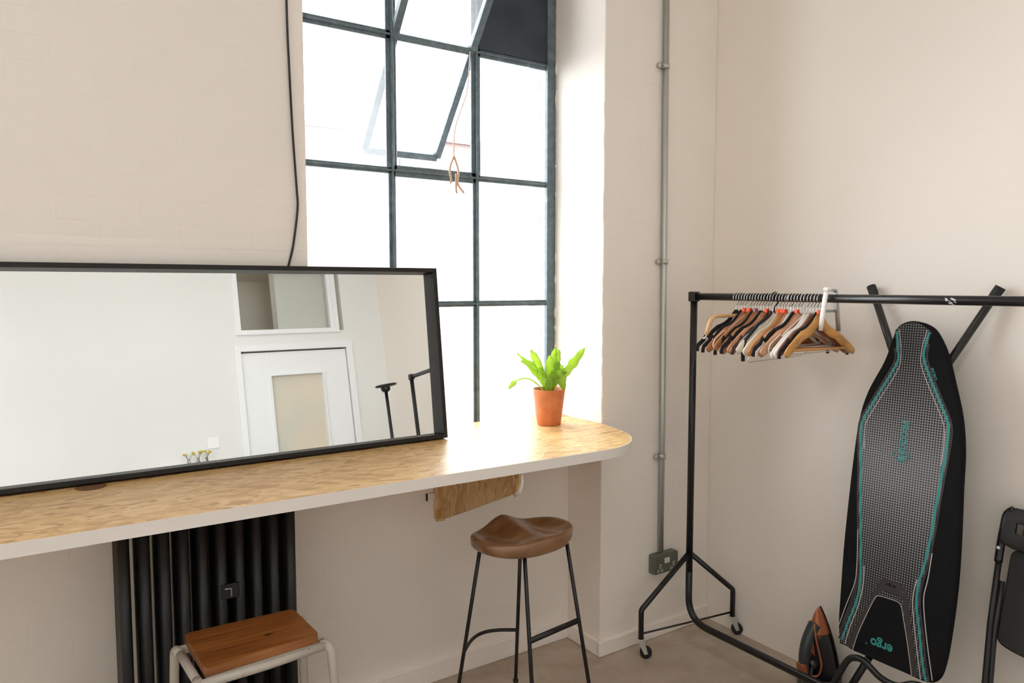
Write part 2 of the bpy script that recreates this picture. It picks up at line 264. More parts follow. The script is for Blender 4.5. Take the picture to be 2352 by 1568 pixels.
# ------------------------------------------------------------ mesh builder
class MB:
    def __init__(s): s.bm = bmesh.new(); s.mats = []; s.cur = 0
    def use(s, m):
        if m not in s.mats: s.mats.append(m)
        s.cur = s.mats.index(m); return s
    def _tag(s, faces, smooth=False):
        for f in faces: f.material_index = s.cur; f.smooth = smooth
    def box(s, x0, x1, y0, y1, z0, z1, bev=0.0, seg=2):
        r = bmesh.ops.create_cube(s.bm, size=1.0); vs = r['verts']
        for v in vs: v.co = Vector(((x0 + x1) / 2 + v.co.x * (x1 - x0), (y0 + y1) / 2 + v.co.y * (y1 - y0), (z0 + z1) / 2 + v.co.z * (z1 - z0)))
        fs = {f for v in vs for f in v.link_faces}
        if bev:
            es = list({e for v in vs for e in v.link_edges})
            r = bmesh.ops.bevel(s.bm, geom=es, offset=bev, segments=seg, profile=0.5, affect='EDGES')
            vs2 = r['verts']; fs = {f for v in vs2 for f in v.link_faces}
        s._tag(fs); return s
    def obox(s, p, ax, ay, az, bev=0.0):
        """box centred at p with half-extent vectors"""
        vs = bmesh.ops.create_cube(s.bm, size=2.0)['verts']
        for v in vs: v.co = Vector(p) + Vector(ax) * v.co.x + Vector(ay) * v.co.y + Vector(az) * v.co.z
        s._tag({f for v in vs for f in v.link_faces})
        if bev:
            es = list({e for v in vs for e in v.link_edges}); r = bmesh.ops.bevel(s.bm, geom=es, offset=bev, segments=2, profile=0.5, affect='EDGES')
            s._tag({f for v in r['verts'] for f in v.link_faces})
        return s
    def tube(s, pts, r, seg=10, closed=False, flat=1.0, up=None, cap=True, rend=None):
        pts = [Vector(p) for p in pts]; n = len(pts); rings = []
        T = []
        for i in range(n):
            if closed: d = pts[(i + 1) % n] - pts[i - 1]
            else: d = pts[min(i + 1, n - 1)] - pts[max(i - 1, 0)]
            T.append(d.normalized() if d.length > 1e-9 else Vector((0, 0, 1)))
        ref = Vector(up) if up else (Vector((0, 0, 1)) if abs(T[0].z) < 0.9 else Vector((1, 0, 0)))
        N = (ref - T[0] * ref.dot(T[0])).normalized()
        for i in range(n):
            if up: ref = Vector(up); N = (ref - T[i] * ref.dot(T[i])).normalized()
            else: N = (N - T[i] * N.dot(T[i])).normalized()
            B = T[i].cross(N); rr = r(i / (n - 1)) if callable(r) else r
            rings.append([s.bm.verts.new(pts[i] + N * math.cos(2 * math.pi * k / seg) * rr * flat + B * math.sin(2 * math.pi * k / seg) * rr) for k in range(seg)])
        fs = []
        for i in range(n if closed else n - 1):
            a, b = rings[i], rings[(i + 1) % n]
            for k in range(seg): fs.append(s.bm.faces.new((a[k], a[(k + 1) % seg], b[(k + 1) % seg], b[k])))
        s._tag(fs, True)
        if cap and not closed:
            c = [s.bm.faces.new(list(reversed(rings[0]))), s.bm.faces.new(rings[-1])]; s._tag(c)
        return s
    def lathe(s, prof, cx=0, cy=0, seg=32, smooth=True, M4=None):
        rings = []
        for (r, z) in prof:
            rings.append([s.bm.verts.new((cx + r * math.cos(2 * math.pi * k / seg), cy + r * math.sin(2 * math.pi * k / seg), z)) for k in range(seg)])
        fs = []
        for a, b in zip(rings, rings[1:]):
            for k in range(seg): fs.append(s.bm.faces.new((a[k], a[(k + 1) % seg], b[(k + 1) % seg], b[k])))
        s._tag(fs, smooth)
        if prof[0][0] > 1e-5: s._tag([s.bm.faces.new(list(reversed(rings[0])))])
        if prof[-1][0] > 1e-5: s._tag([s.bm.faces.new(rings[-1])])
        if M4 is not None:
            for rg in rings:
                for v in rg: v.co = M4 @ v.co
        return s
    def prism(s, poly, d0, d1, f):
        """poly of 2D points extruded from d0 to d1; f(a,b,d)->3D"""
        lo = [s.bm.verts.new(f(a, b, d0)) for a, b in poly]; hi = [s.bm.verts.new(f(a, b, d1)) for a, b in poly]; n = len(poly)
        fs = [s.bm.faces.new((lo[k], lo[(k + 1) % n], hi[(k + 1) % n], hi[k])) for k in range(n)]
        fs += [s.bm.faces.new(list(reversed(lo))), s.bm.faces.new(hi)]; s._tag(fs); return s
    def grid(s, nu, nv, f, smooth=True):
        g = [[s.bm.verts.new(f(i / nu, j / nv)) for j in range(nv + 1)] for i in range(nu + 1)]
        fs = [s.bm.faces.new((g[i][j], g[i + 1][j], g[i + 1][j + 1], g[i][j + 1])) for i in range(nu) for j in range(nv)]
        s._tag(fs, smooth); return s
    def ball(s, c, r, sx=1, sy=1, sz=1, seg=12):
        prof = [(max(1e-6, r * math.sin(math.pi * i / 8)), -r * math.cos(math.pi * i / 8)) for i in range(9)]
        return s.lathe(prof, seg=seg, M4=Matrix.Translation(c) @ Matrix.Diagonal((sx, sy, sz, 1)))
    def build(s, name, material=None, parent=None, recalc=True, auto=None):
        if recalc: bmesh.ops.recalc_face_normals(s.bm, faces=s.bm.faces[:])
        me = bpy.data.meshes.new(name); s.bm.to_mesh(me); s.bm.free()
        if s.mats:
            for k in s.mats: me.materials.append(M[k])
        if material: me.materials.append(M[material])
        o = bpy.data.objects.new(name, me); COL.objects.link(o)
        if parent: o.parent = parent
        return o
def thing(name, label, cat, loc=(0, 0, 0), rz=0, group=None):
    o = bpy.data.objects.new(name, None); COL.objects.link(o); o.empty_display_size = 0.05
    o.location = loc; o.rotation_euler = (0, 0, rz); o['label'] = label; o['category'] = cat
    if group: o['group'] = group
    return o
def tag(o, label, cat, group=None):
    o['label'] = label; o['category'] = cat
    if group: o['group'] = group
    return o
def struct(o): o['kind'] = 'structure'; return o
def fillet(pts, r, seg=6):
    pts = [Vector(p) for p in pts]; out = [pts[0]]
    for i in range(1, len(pts) - 1):
        rr = r[i] if isinstance(r, (list, tuple)) else r
        a = (pts[i - 1] - pts[i]); b = (pts[i + 1] - pts[i]); k = min(rr, a.length * 0.49, b.length * 0.49)
        A = pts[i] + a.normalized() * k; B = pts[i] + b.normalized() * k
        for j in range(seg + 1):
            q = j / seg; out.append(A * (1 - q) ** 2 + pts[i] * 2 * q * (1 - q) + B * q * q)
    out.append(pts[-1]); return out
def smooth_line(pts, n=6):
    P = [Vector(p) for p in pts]; out = []
    for i in range(len(P) - 1):
        p0, p1, p2, p3 = P[max(i - 1, 0)], P[i], P[i + 1], P[min(i + 2, len(P) - 1)]
        for j in range(n):
            q = j / n; out.append(0.5 * ((2 * p1) + (p2 - p0) * q + (2 * p0 - 5 * p1 + 4 * p2 - p3) * q * q + (3 * p1 - p0 - 3 * p2 + p3) * q ** 3))
    out.append(P[-1]); return out

# ============================================================ SETTING
XL = -5.4
struct(MB().box(XL - 0.3, XR + 0.3, YB - 0.9, 3.1, -0.2, 0).build('floor', 'floor'))
struct(MB().box(XL - 0.3, XR + 0.3, YB - 0.9, 3.1, CEIL, CEIL + 0.2).build('ceiling', 'ceiling'))
struct(MB().box(XR, XR + 0.3, YB - 0.9, 3.1, 0, CEIL).build('wall_right', 'plaster'))
struct(MB().box(XL - 0.3, XL, YB - 0.9, 3.1, 0, CEIL).build('wall_left', 'plaster_white'))
# window wall: one wall with three openings, the pier in the corner is part of it
w = MB().use('brickpaint')
YO = 2.78; ZH = 3.11; ZS = 0.975
xs = [XL] + [v for p in sorted(WINDOWS) for v in p] + [XR]
xs[-2] = 2.08
for i in range(0, len(xs), 2): w.box(xs[i], xs[i + 1], YW, YO, 0, CEIL)
for xa, xb in WINDOWS:
    xb_ = xb - (0.001 if xb > 2 else 0); w.box(xa, xb_, YW, YO, 0, ZS); w.box(xa, xb_, YW, YO, ZH, CEIL)
struct(w.build('wall_window'))
p = MB().use('brickpaint'); p.box(2.05, XR, YP, YO - .001, 0, CEIL, 0.006, 2)
# chipped render lumps along the pier edge
random.seed(5)
p.use('brickpaint')
for z in [1.25, 1.33, 1.42, 1.55, 1.62, 1.90, 1.94, 1.97, 2.2, 2.33, 1.1]:
    p.ball((2.053, YP + 0.006, z), 0.010, 0.6, 0.7, random.uniform(1.5, 4.0), 8)
for k in range(22):
    z = random.uniform(1.05, 3.05); p.ball((2.049, YG - 0.024, z), random.uniform(.003, .006), 0.9, 0.8, random.uniform(1.5, 4.5), 7)
for k in range(34):
    z = random.uniform(1.62, 3.3); p.ball((0.867, YW + 0.006, z), random.uniform(.004, .007), random.uniform(0.5, 1.1), 0.8, random.uniform(1.5, 3.5), 7)
struct(p.build('wall_pier'))
# outer brick leaf
e = MB().use('extbrick'); prev = XL
for xa, xb in sorted(WINDOWS): e.box(prev, xa - 0.02, YO, YO + 0.11, -0.5, 4.2); e.box(xa - 0.02, xb - 0.012, YO, YO + 0.11, -0.5, 0.94); e.box(xa - 0.02, xb - 0.012, YO, YO + 0.11, 3.13, 4.2); prev = xb - 0.012
e.box(prev, XR + 0.3, YO, YO + 0.11, -0.5, 4.2); struct(e.build('wall_exterior'))
# skirtings: a low rounded plinth
sk = MB().use('brickpaint')
sk.box(XL, 2.05, YW - 0.014, YW + 0.01, 0, 0.085, 0.006); struct(sk.build('baseboard_window'))
struct(MB().use('brickpaint').box(2.036, XR, YP - 0.014, YP + 0.01, 0, 0.07, 0.006).build('baseboard_pier'))
struct(MB().use('brickpaint').box(2.036, 2.06, YP - 0.004, YW, 0, 0.07, 0.006).build('baseboard_reveal'))
# shallow ledge course on the wall just above the mirror
lg = MB().use('brickpaint')
lg.grid(80, 16, lambda u, v: Vector((XL + (0.77 - XL) * u, YW + 0.001 - 0.009 * min(1, (1 - v) * 3.0) ** 0.5 * min(1, (1 - u) * 9) ** 0.5, 1.55 + 0.205 * v + 0.003 * math.sin(u * 60))))
struct(lg.build('trim_1'))
# back wall with a doorway and a transom light above it
DX0, DX1 = 1.49, 2.375
b = MB().use('plaster_white')
b.box(XL, DX0 - 0.0, YB - 0.12, YB, 0, CEIL); b.box(DX1, XR, YB - 0.12, YB, 0, CEIL)
b.box(DX0, DX1, YB - 0.12, YB, 1.99, 2.14); b.box(DX0, DX1, YB - 0.12, YB, 2.75, CEIL)
struct(b.build('wall_back'))
# small lobby seen through the transom
lb = MB().use('recess'); lb.box(DX0 - 0.3, DX1 + 0.3, YB - 0.92, YB - 0.88, 0, CEIL); lb.box(DX0 - 0.3, DX0 - 0.26, YB - 0.88, YB - 0.12, 0, CEIL); lb.box(DX1 + 0.26, DX1 + 0.3, YB - 0.88, YB - 0.12, 0, CEIL)
lb.use('recess').box(1.86, DX1 + 0.26, YB - 0.30, YB - 0.16, 0, CEIL); lb.use('recess').box(DX0 - 0.3, DX1 + 0.3, YB - 0.92, YB - 0.12, CEIL - 0.55, CEIL - 0.5)
struct(lb.build('wall_lobby'))
def casing(x0, x1, z0, z1, wd, y, mb, bottom=True):
    mb.box(x0 - wd, x0, y, y + 0.022, z0 - (wd if bottom else 0), z1 + wd, 0.004); mb.box(x1, x1 + wd, y, y + 0.022, z0 - (wd if bottom else 0), z1 + wd, 0.004)
    mb.box(x0, x1, y, y + 0.022, z1, z1 + wd, 0.004)
    if bottom: mb.box(x0, x1, y, y + 0.022, z0 - wd, z0, 0.004)
d = bpy.data.objects.new('door_1', None); COL.objects.link(d); d.location = (DX0, YB, 0); struct(d)
def inpar(o, par): o.parent = par; o.matrix_parent_inverse = Matrix.Translation(par.location).inverted(); return o
c_ = MB().use('doorwhite'); casing(DX0, DX1, 0, 1.985, 0.05, YB, c_, False); inpar(c_.build('door_casing'), d)
lf = MB().use('doorwhite'); gx0, gx1 = 1.715, 2.14
lf.box(DX0 + 0.006, gx0, YB - 0.05, YB - 0.01, 0.01, 1.975, 0.002); lf.box(gx1, DX1 - 0.006, YB - 0.05, YB - 0.01, 0.01, 1.975, 0.002)
lf.box(gx0, gx1, YB - 0.05, YB - 0.01, 1.775, 1.975); lf.box(gx0, gx1, YB - 0.05, YB - 0.01, 0.01, 0.9)
casing(gx0, gx1, 0.9, 1.775, 0.014, YB - 0.01, lf); inpar(lf.build('door_leaf'), d)
inpar(MB().box(gx0, gx1, YB - 0.034, YB - 0.028, 0.9, 1.775).build('door_glass', 'doorglass'), d)
hd = MB().use('brackets'); hd.tube(fillet([(2.33, YB - 0.01, 1.02), (2.33, YB + 0.045, 1.02), (2.22, YB + 0.045, 1.02)], 0.015), 0.009); inpar(hd.build('door_handle'), d)
w2 = bpy.data.objects.new('window_5', None); COL.objects.link(w2); w2.location = (DX0, YB, 2.14); struct(w2)
c_ = MB().use('doorwhite'); casing(DX0 + 0.02, 2.29, 2.16, 2.73, 0.04, YB - 0.004, c_); c_.box(2.26, 2.29, YB - 0.06, YB, 2.16, 2.73); inpar(c_.build('window_casing'), w2)
inpar(MB().box(DX0 + 0.02, 2.26, YB - 0.05, YB - 0.046, 2.16, 2.73).build('pane', 'clear'), w2)

# ---- steel windows
XM = [0.885, 1.257, 1.642, 2.018]; ZM = [1.003, 1.526, 2.054, 2.572, 3.09]
def bar(mb, a, b_, wd, dp):
    a, b_ = Vector(a), Vector(b_)
    if abs(a.x - b_.x) < 1e-6:
        mb.box(a.x - wd / 2, a.x + wd / 2, a.y - 0.006, a.y + 0.006, a.z, b_.z, 0.002, 1); mb.box(a.x - 0.004, a.x + 0.004, a.y - dp, a.y + dp, a.z, b_.z, 0.0015, 1)
    else:
        mb.box(a.x, b_.x, a.y - 0.006, a.y + 0.006, a.z - wd / 2, a.z + wd / 2, 0.002, 1); mb.box(a.x, b_.x, a.y - dp, a.y + dp, a.z - 0.004, a.z + 0.004, 0.0015, 1)
def build_window(i, xoff, opened, boarded):
    root = bpy.data.objects.new('window_%d' % i, None); COL.objects.link(root); root.location = (xoff, YG, 1.0); struct(root)
    X = [x + xoff for x in XM]
    f = MB().use('frame')
    f.box(X[0] - 0.018, X[0] + 0.012, YG - 0.02, YG + 0.02, 0.985, 3.11, 0.003); f.box(X[3] - 0.012, X[3] + 0.034, YG - 0.02, YG + 0.02, 0.985, 3.11, 0.003)
    f.box(X[0], X[3], YG - 0.02, YG + 0.02, 0.985, 1.012, 0.003); f.box(X[0], X[3], YG - 0.02, YG + 0.02, 3.08, 3.11, 0.003)
    inpar(f.build('window_frame'), root)
    for x in (X[1], X[2]):
        g = MB().use('frame'); bar(g, (x, YG, 1.0), (x, YG, 2.054), 0.030, 0.016); bar(g, (x, YG, 2.054), (x, YG, 3.09), 0.044, 0.02); inpar(g.build('mullion'), root)
    for z in ZM[1:4]:
        for k in range(3):
            if k == 1 and z > 2.5: continue
            g = MB().use('frame'); wd = 0.044 if (k == 1 and 2 < z < 2.1) else (0.024 if z < 2.5 else 0.034)
            bar(g, (X[k], YG, z), (X[k + 1], YG, z), wd, 0.014); inpar(g.build('glazing_bar'), root)
    for r_ in range(4):
        for k in range(3):
            if k == 1 and r_ >= 2: continue
            if boarded and k == 2 and r_ == 3:
                o = MB().use('board').box(X[k] + 0.012, X[k + 1] - 0.012, YG - 0.012, YG + 0.006, ZM[r_] + 0.012, ZM[r_ + 1] - 0.012, 0.002).build('painted_board'); o['label'] = 'dark navy board filling one pane'; inpar(o, root); continue
            o = MB().box(X[k] + 0.004, X[k + 1] - 0.004, YG - 0.002, YG + 0.002, ZM[r_] + 0.004, ZM[r_ + 1] - 0.004).build('pane', 'pane'); inpar(o, root)
    # centre-pivoted sash, four bars and two panes, drawn in its own frame
    sash = MB().use('frame'); x0, x1 = X[1] + 0.017, X[2] - 0.017; L = 0.50
    for x in (x0, x1): sash.box(x - 0.015, x + 0.015, -0.014, 0.014, -L, L, 0.002)
    for z in (-L, L): sash.box(x0, x1, -0.014, 0.014, z - 0.015, z + 0.015, 0.002)
    sash.box(x0, x1, -0.012, 0.012, -0.014, 0.014, 0.002)
    so = sash.build('pivot_sash'); 
    so.parent = root; so.matrix_parent_inverse = Matrix.Translation(root.location).inverted(); so.location = (0, YG, 2.574); so.rotation_euler = (R(39 if opened else 0), 0, 0)
    for zz in (-L, 0):
        g = MB().box(x0, x1, -0.002, 0.002, zz + 0.01, zz + L - 0.01).build('pane', 'pane'); g.parent = so
    return root
build_window(1, 0, True, True); build_window(2, WINDOWS[1][0] - 0.87, True, False); build_window(3, WINDOWS[2][0] - 0.87, False, False); build_window(4, WINDOWS[3][0] - 0.87, False, False)
st = MB().use('string')
st.tube(smooth_line([(1.60, YG - 0.03, 2.56), (1.585, YG - 0.03, 2.40), (1.53, YG - 0.03, 2.25), (1.52, YG - 0.03, 2.12)]), 0.0026, 5)
st.tube(smooth_line([(1.521, YG - 0.03, 2.13), (1.50, YG - 0.034, 2.08), (1.505, YG - 0.036, 2.03), (1.50, YG - 0.034, 2.02)]), 0.0048, 5)
st.tube(smooth_line([(1.521, YG - 0.03, 2.13), (1.54, YG - 0.034, 2.07), (1.535, YG - 0.036, 2.02), (1.565, YG - 0.034, 1.985)]), 0.0052, 5)
st.tube(smooth_line([(1.53, YG - 0.034, 2.06), (1.528, YG - 0.034, 2.0), (1.531, YG - 0.036, 1.98)]), 0.0052, 5)
tag(st.build('frayed_string'), 'frayed pinkish string dangling from the open pivot window', 'string')
# outside
o = MB().box(-30, 40, 3.2, 60, -3.2, -3.0).build('pavement', 'street'); struct(o)
bd = thing('neighbouring_building', 'pale pink flat-roofed building across the street seen through the open sash', 'building', (8.5, 16, -3))
MB().use('facade').box(-3.2, 6, 0, 6, 0, 8.05).box(-3.3, 6.1, -0.1, 6.1, 8.05, 8.15).build('facade_wall', None, bd)
for x in (-2.4, -0.9, 0.45, 2.0):
    for z in (1.2, 4.0, 6.55): MB().use('facadewin').box(x, x + 0.5, -0.03, 0.05, z, z + 1.0, 0.01).build('facade_window', None, bd)
MB().use('facadewin').box(0.3, 0.6, 1, 1.3, 8.15, 8.6).build('chimney', None, bd)

# unseen ceiling lights, added to brighten the window wall and floor
for cx in (1.1, -1.0, -3.1):
    cl = thing('added_ceiling_light', 'added linear fill light on the ceiling, out of view', 'light', (cx, 0.35, CEIL), 0, 'added linear fill lights')
    MB().use('shelfwhite').box(-.75, .75, -.11, .11, -.06, -.001, .01).build('housing', None, cl)
    MB().use('lamp').box(-.72, .72, -.09, .09, -.075, -.0605, .006).build('diffuser', None, cl)
lo_ = thing('added_lobby_lamp', 'added round fill lamp hidden in the lobby behind the door', 'lamp', (1.33, -1.45, CEIL - .55))  # added out of view to brighten the lobby behind the transom
MB().use('lamp').lathe([(.001, -.05), (.05, -.045), (.08, -.02), (.085, -.001)], seg=24).build('globe', None, lo_)
# ============================================================ COUNTER
tip = [(2.028, 2.338), (2.003, 2.219), (1.965, 2.12), (1.90, 2.043), (1.83, 1.998), (1.75, 1.978), (1.62, 1.975)]
tipc = [(p.x, p.y) for p in smooth_line([(x, y, 0) for x, y in tip], 5)]
tipc = [(2.0485, 2.366 - 0.0)] + [(x + 0.012, y) for x, y in tipc[3:]]
outline = [(-0.9, YW - 0.001), (0.872, YW - 0.001), (0.872, YG - 0.022), (2.0485, YG - 0.022), (2.0485, 2.40)] + tipc + [(1.0, 1.988), (-0.9, 2.005)]
ct = thing('bar_counter', 'long oriented strand board bar counter with a rounded end running along the window wall', 'counter', (0.6, 2.3, ZC))
inpar(MB().use('osb').prism(outline, ZC - 0.034, ZC, lambda a, b_, z: Vector((a, b_, z))).build('worktop'), ct)
edge = tipc + [(1.0, 1.988), (-0.9, 2.005)]
eb = MB().use('edgewhite'); n = len(edge); ring = []
for i, (x, y) in enumerate(edge):
    a = Vector(edge[max(i - 1, 0)]); b_ = Vector(edge[min(i + 1, n - 1)]); dd = (b_ - a).normalized(); nn = Vector((dd.y, -dd.x))
    if nn.dot(Vector((x, y)) - Vector((1.2, 2.6))) < 0: nn = -nn
    ring.append([(x, y), (x + nn.x * 0.003, y + nn.y * 0.003)])
for a, b_ in zip(ring, ring[1:]):
    V = [Vector((q[0], q[1], z)) for z in (ZC - 0.035, ZC - 0.0005) for q in (a[0], a[1], b_[1], b_[0])]
    vs = [eb.bm.verts.new(v) for v in V]
    for f in ((0, 1, 2, 3), (4, 5, 6, 7), (1, 2, 6, 5), (0, 3, 7, 4)): eb._tag([eb.bm.faces.new([vs[k] for k in f])])
bmesh.ops.remove_doubles(eb.bm, verts=eb.bm.verts[:], dist=1e-5)
o = inpar(eb.build('edge_band'), ct); o['label'] = 'white painted front edge'
hp = MB().use('holewood').lathe([(.001, .0), (.034, .0), (.038, .0006), (.041, .0008)], seg=32, M4=Matrix.Translation((0.165, 2.432, ZC + .0004)))
o = inpar(hp.build('cable_hole'), ct); o['label'] = 'dark brown round cut-out' 
# bracket under the counter
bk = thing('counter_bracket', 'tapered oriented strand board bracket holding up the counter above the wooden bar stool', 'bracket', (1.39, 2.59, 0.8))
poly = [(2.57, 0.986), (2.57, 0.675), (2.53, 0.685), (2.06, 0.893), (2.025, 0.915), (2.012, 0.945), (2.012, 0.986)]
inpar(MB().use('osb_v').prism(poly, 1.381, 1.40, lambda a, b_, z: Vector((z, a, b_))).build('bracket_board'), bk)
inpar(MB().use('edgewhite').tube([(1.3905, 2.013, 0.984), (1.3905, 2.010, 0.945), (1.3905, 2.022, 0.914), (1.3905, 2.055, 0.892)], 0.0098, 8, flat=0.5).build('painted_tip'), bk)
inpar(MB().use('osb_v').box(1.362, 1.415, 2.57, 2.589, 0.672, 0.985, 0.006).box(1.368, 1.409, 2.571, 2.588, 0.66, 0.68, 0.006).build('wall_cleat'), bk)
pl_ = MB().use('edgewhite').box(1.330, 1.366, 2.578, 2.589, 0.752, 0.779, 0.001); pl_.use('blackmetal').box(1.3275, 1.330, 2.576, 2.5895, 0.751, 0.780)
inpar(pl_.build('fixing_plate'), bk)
# bracket far left (kept within the counter run)
# ============================================================ MIRROR
mt = R(7.3); gb = 2.490
def mp_(x, s, d):  # x along, s up the tilted plane, d out towards the room
    return Vector((x, gb + s * math.sin(mt) - d * math.cos(mt), ZC + s * math.cos(mt) + d * math.sin(mt)))
mr = thing('leaning_mirror', 'large landscape mirror in a deep black box frame leaning on the wall on the counter', 'mirror', (0.4, 2.47, ZC))
MX0, MX1, MH = -0.62, 1.352, 0.648
fr = MB().use('mframe')
def mbox(mb, x0, x1, s0, s1, d0, d1, bev=0.0015):
    c0 = mp_((x0 + x1) / 2, (s0 + s1) / 2, (d0 + d1) / 2)
    mb.obox(c0, Vector(((x1 - x0) / 2, 0, 0)), (mp_(0, 1, 0) - mp_(0, 0, 0)) * (s1 - s0) / 2, (mp_(0, 0, 1) - mp_(0, 0, 0)) * (d1 - d0) / 2, bev)
S0 = 0.001; FW = 0.0155; DB, DF = -0.006, 0.042
mbox(fr, MX0, MX1, S0, S0 + FW, DB, DF); mbox(fr, MX0, MX1, S0 + MH - FW, S0 + MH, DB, DF)
mbox(fr, MX0, MX0 + FW, S0 + FW, S0 + MH - FW, DB, DF); mbox(fr, MX1 - FW, MX1, S0 + FW, S0 + MH - FW, DB, DF)
bkg = MB().use('mframe'); mbox(bkg, MX0 + 0.01, MX1 - 0.01, S0 + 0.01, S0 + MH - 0.01, DB + 0.0005, DB + 0.0025, 0); inpar(bkg.build('backing'), mr)
inpar(fr.build('frame'), mr)
g = MB().use('mirror'); mbox(g, MX0 + FW - 0.001, MX1 - FW + 0.001, S0 + FW - 0.001, S0 + MH - FW + 0.001, -0.003, 0.0, 0); inpar(g.build('mirror_glass'), mr)
# ============================================================ CABLE, CONDUIT, SOCKET
o = MB().use('cable').tube(smooth_line([(0.812, 2.578, 3.30), (0.812, 2.58, 2.568), (0.816, 2.58, 2.352), (0.823, 2.58, 2.134), (0.833, 2.58, 1.942), (0.834, 2.578, 1.868), (0.819, 2.584, 1.747), (0.803, 2.585, 1.68), (0.797, 2.585, 1.65), (0.79, 2.585, 1.5), (0.78, 2.585, 1.03)]), 0.0040, 8).build('power_cable')
tag(o, 'thin black cable hanging down the wall beside the window and behind the mirror', 'cable')
cd = thing('wall_conduit', 'grey galvanised conduit running straight down the pier to the socket', 'pipe', (2.392, YP, 0.4))
inpar(MB().use('conduit').tube([(2.375, YP - 0.016, CEIL), (2.392, YP - 0.016, 1.0), (2.393, YP - 0.016, 0.40)], 0.0125, 14).build('pipe'), cd)
for x, z in ((2.379, 2.547), (2.388, 1.708), (2.392, 0.838)):
    s_ = MB().use('conduit'); s_.lathe([(0.017, -0.011), (0.017, 0.011)], x, YP - 0.016, 16); s_.box(x - 0.036, x + 0.0, YP - 0.009, YP - 0.001, z - 0.011, z + 0.011, 0.002)
    for v in s_.bm.verts:
        if abs(v.co.z) < 0.02: v.co.z += z
    s_.lathe([(0.012, 0), (0.012, 0.006), (0.006, 0.009)], M4=Matrix.Translation((x - 0.03, YP - 0.009, z)) @ Matrix.Rotation(R(90), 4, 'X'), seg=12)
    inpar(s_.build('saddle_clip'), cd)
sk_ = thing('wall_socket', 'grey green metal double socket at the foot of the conduit on the pier', 'socket', (2.403, YP, 0.353))
sx0, sx1, sz0, sz1 = 2.331, 2.477, 0.309, 0.397
inpar(MB().use('socket').box(sx0, sx1, YP - 0.042, YP - 0.001, sz0, sz1, 0.007, 3).build('back_box'), sk_)
fp = MB().use('socket').box(sx0 + 0.002, sx1 - 0.002, YP - 0.045, YP - 0.041, sz0 + 0.002, sz1 - 0.002, 0.002); inpar(fp.build('face_plate'), sk_)
for k in (0, 1):
    ox = sx0 + 0.030 + 0.083 * k
    h = MB()
    for (dx, dz, ww, hh) in ((0.003, 0.036, 0.011, 0.018), (-0.010, 0.015, 0.013, 0.011), (0.0135, 0.015, 0.013, 0.011)):
        h.use('cream').box(ox + dx - ww / 2, ox + dx + ww / 2, YP - 0.0465, YP - 0.0445, sz0 + dz - hh / 2, sz0 + dz + hh / 2, 0.0008)
        h.use('socketdark').box(ox + dx - ww / 4, ox + dx + ww / 4, YP - 0.047, YP - 0.0445, sz0 + dz - hh / 4, sz0 + dz + hh / 4)
    inpar(h.build('socket_outlet'), sk_)
    inpar(MB().use('cream').box(2.403 + (k - 0.5) * 0.017 - 0.0075, 2.403 + (k - 0.5) * 0.017 + 0.0075, YP - 0.049, YP - 0.0445, sz0 + 0.046, sz0 + 0.070, 0.001).build('rocker_switch'), sk_)

# ============================================================ RADIATOR
rd = thing('column_radiator', 'tall black cast iron column radiator under the counter behind the low stool', 'radiator', (0.465, 2.37, 0))
for k in range(10):
    x = 0.228 + k * 0.0526; c_ = MB().use('radiator')
    for y in (2.318, 2.366, 2.414):
        c_.tube(fillet([(x, y, 0.12), (x, y, 0.95)], 0.01), 0.0172, 12, flat=1.25, up=(0, 1, 0))
    for z, h in ((0.115, 0.05), (0.945, 0.036)):
        c_.tube([(x, 2.302, z), (x, 2.33, z), (x, 2.41, z), (x, 2.442, z)], lambda q, h=h: h * (0.6 if q in (0.0, 1.0) else 1.0) * 0.8, 12, flat=1.0)
    for v in c_.bm.verts:
        pass
    if k in (0, 9):
        for y in (2.32, 2.42): c_.tube([(x, y, 0.001), (x, y, 0.12)], lambda q: 0.022 - 0.006 * q, 10)
    inpar(c_.build('radiator_section'), rd)
for z in (0.12, 0.945): inpar(MB().use('radiator').tube([(0.22, 2.372, z), (0.71, 2.372, z)], 0.026, 12).build('connector'), rd)
pt = MB().use('radiator').box(0.484, 0.536, 2.292, 2.302, 0.655, 0.70, 0.002); pt.use('brackets').tube([(0.495, 2.2905, 0.688), (0.513, 2.2905, 0.686), (0.513, 2.2905, 0.662)], 0.0022, 6)
inpar(pt.build('bleed_plate'), rd)

# ============================================================ BAR STOOL
bs = thing('bar_stool', 'bar stool with saddle-shaped dark wooden seat and thin black metal legs', 'stool', (1.505, 2.17, 0))
ca = R(10.0)
def seatxy(r, a):
    ex, ey = 0.200, 0.136; x = r * ex * abs(math.cos(a)) ** 0.86 * (1 if math.cos(a) >= 0 else -1); y = r * ey * abs(math.sin(a)) ** 0.86 * (1 if math.sin(a) >= 0 else -1)
    return x, y
SL = R(4)
def rot(x, y): return x * math.cos(SL) - y * math.sin(SL), x * math.sin(SL) + y * math.cos(SL)
def seath(x, y):
    xx = x / 0.2; yy = y / 0.136
    pom = 0.026 * math.exp(-(xx / 0.30) ** 2) * max(0, min(1, (yy + 0.35) / 1.3)) ** 1.1
    dish = -0.020 * math.exp(-((abs(xx) - 0.48) / 0.36) ** 2 - ((yy - 0.12) / 0.75) ** 2)
    rim = 0.012 * max(0, abs(xx) - 0.55) + 0.006 * max(0, -yy - 0.5)
    return pom + dish + rim
TOPZ, THK = 0.717, 0.052
s_ = MB().use('seatwood'); NA, NR = 72, 16
cen = s_.bm.verts.new((0, 0, TOPZ + seath(0, 0))); rings = []
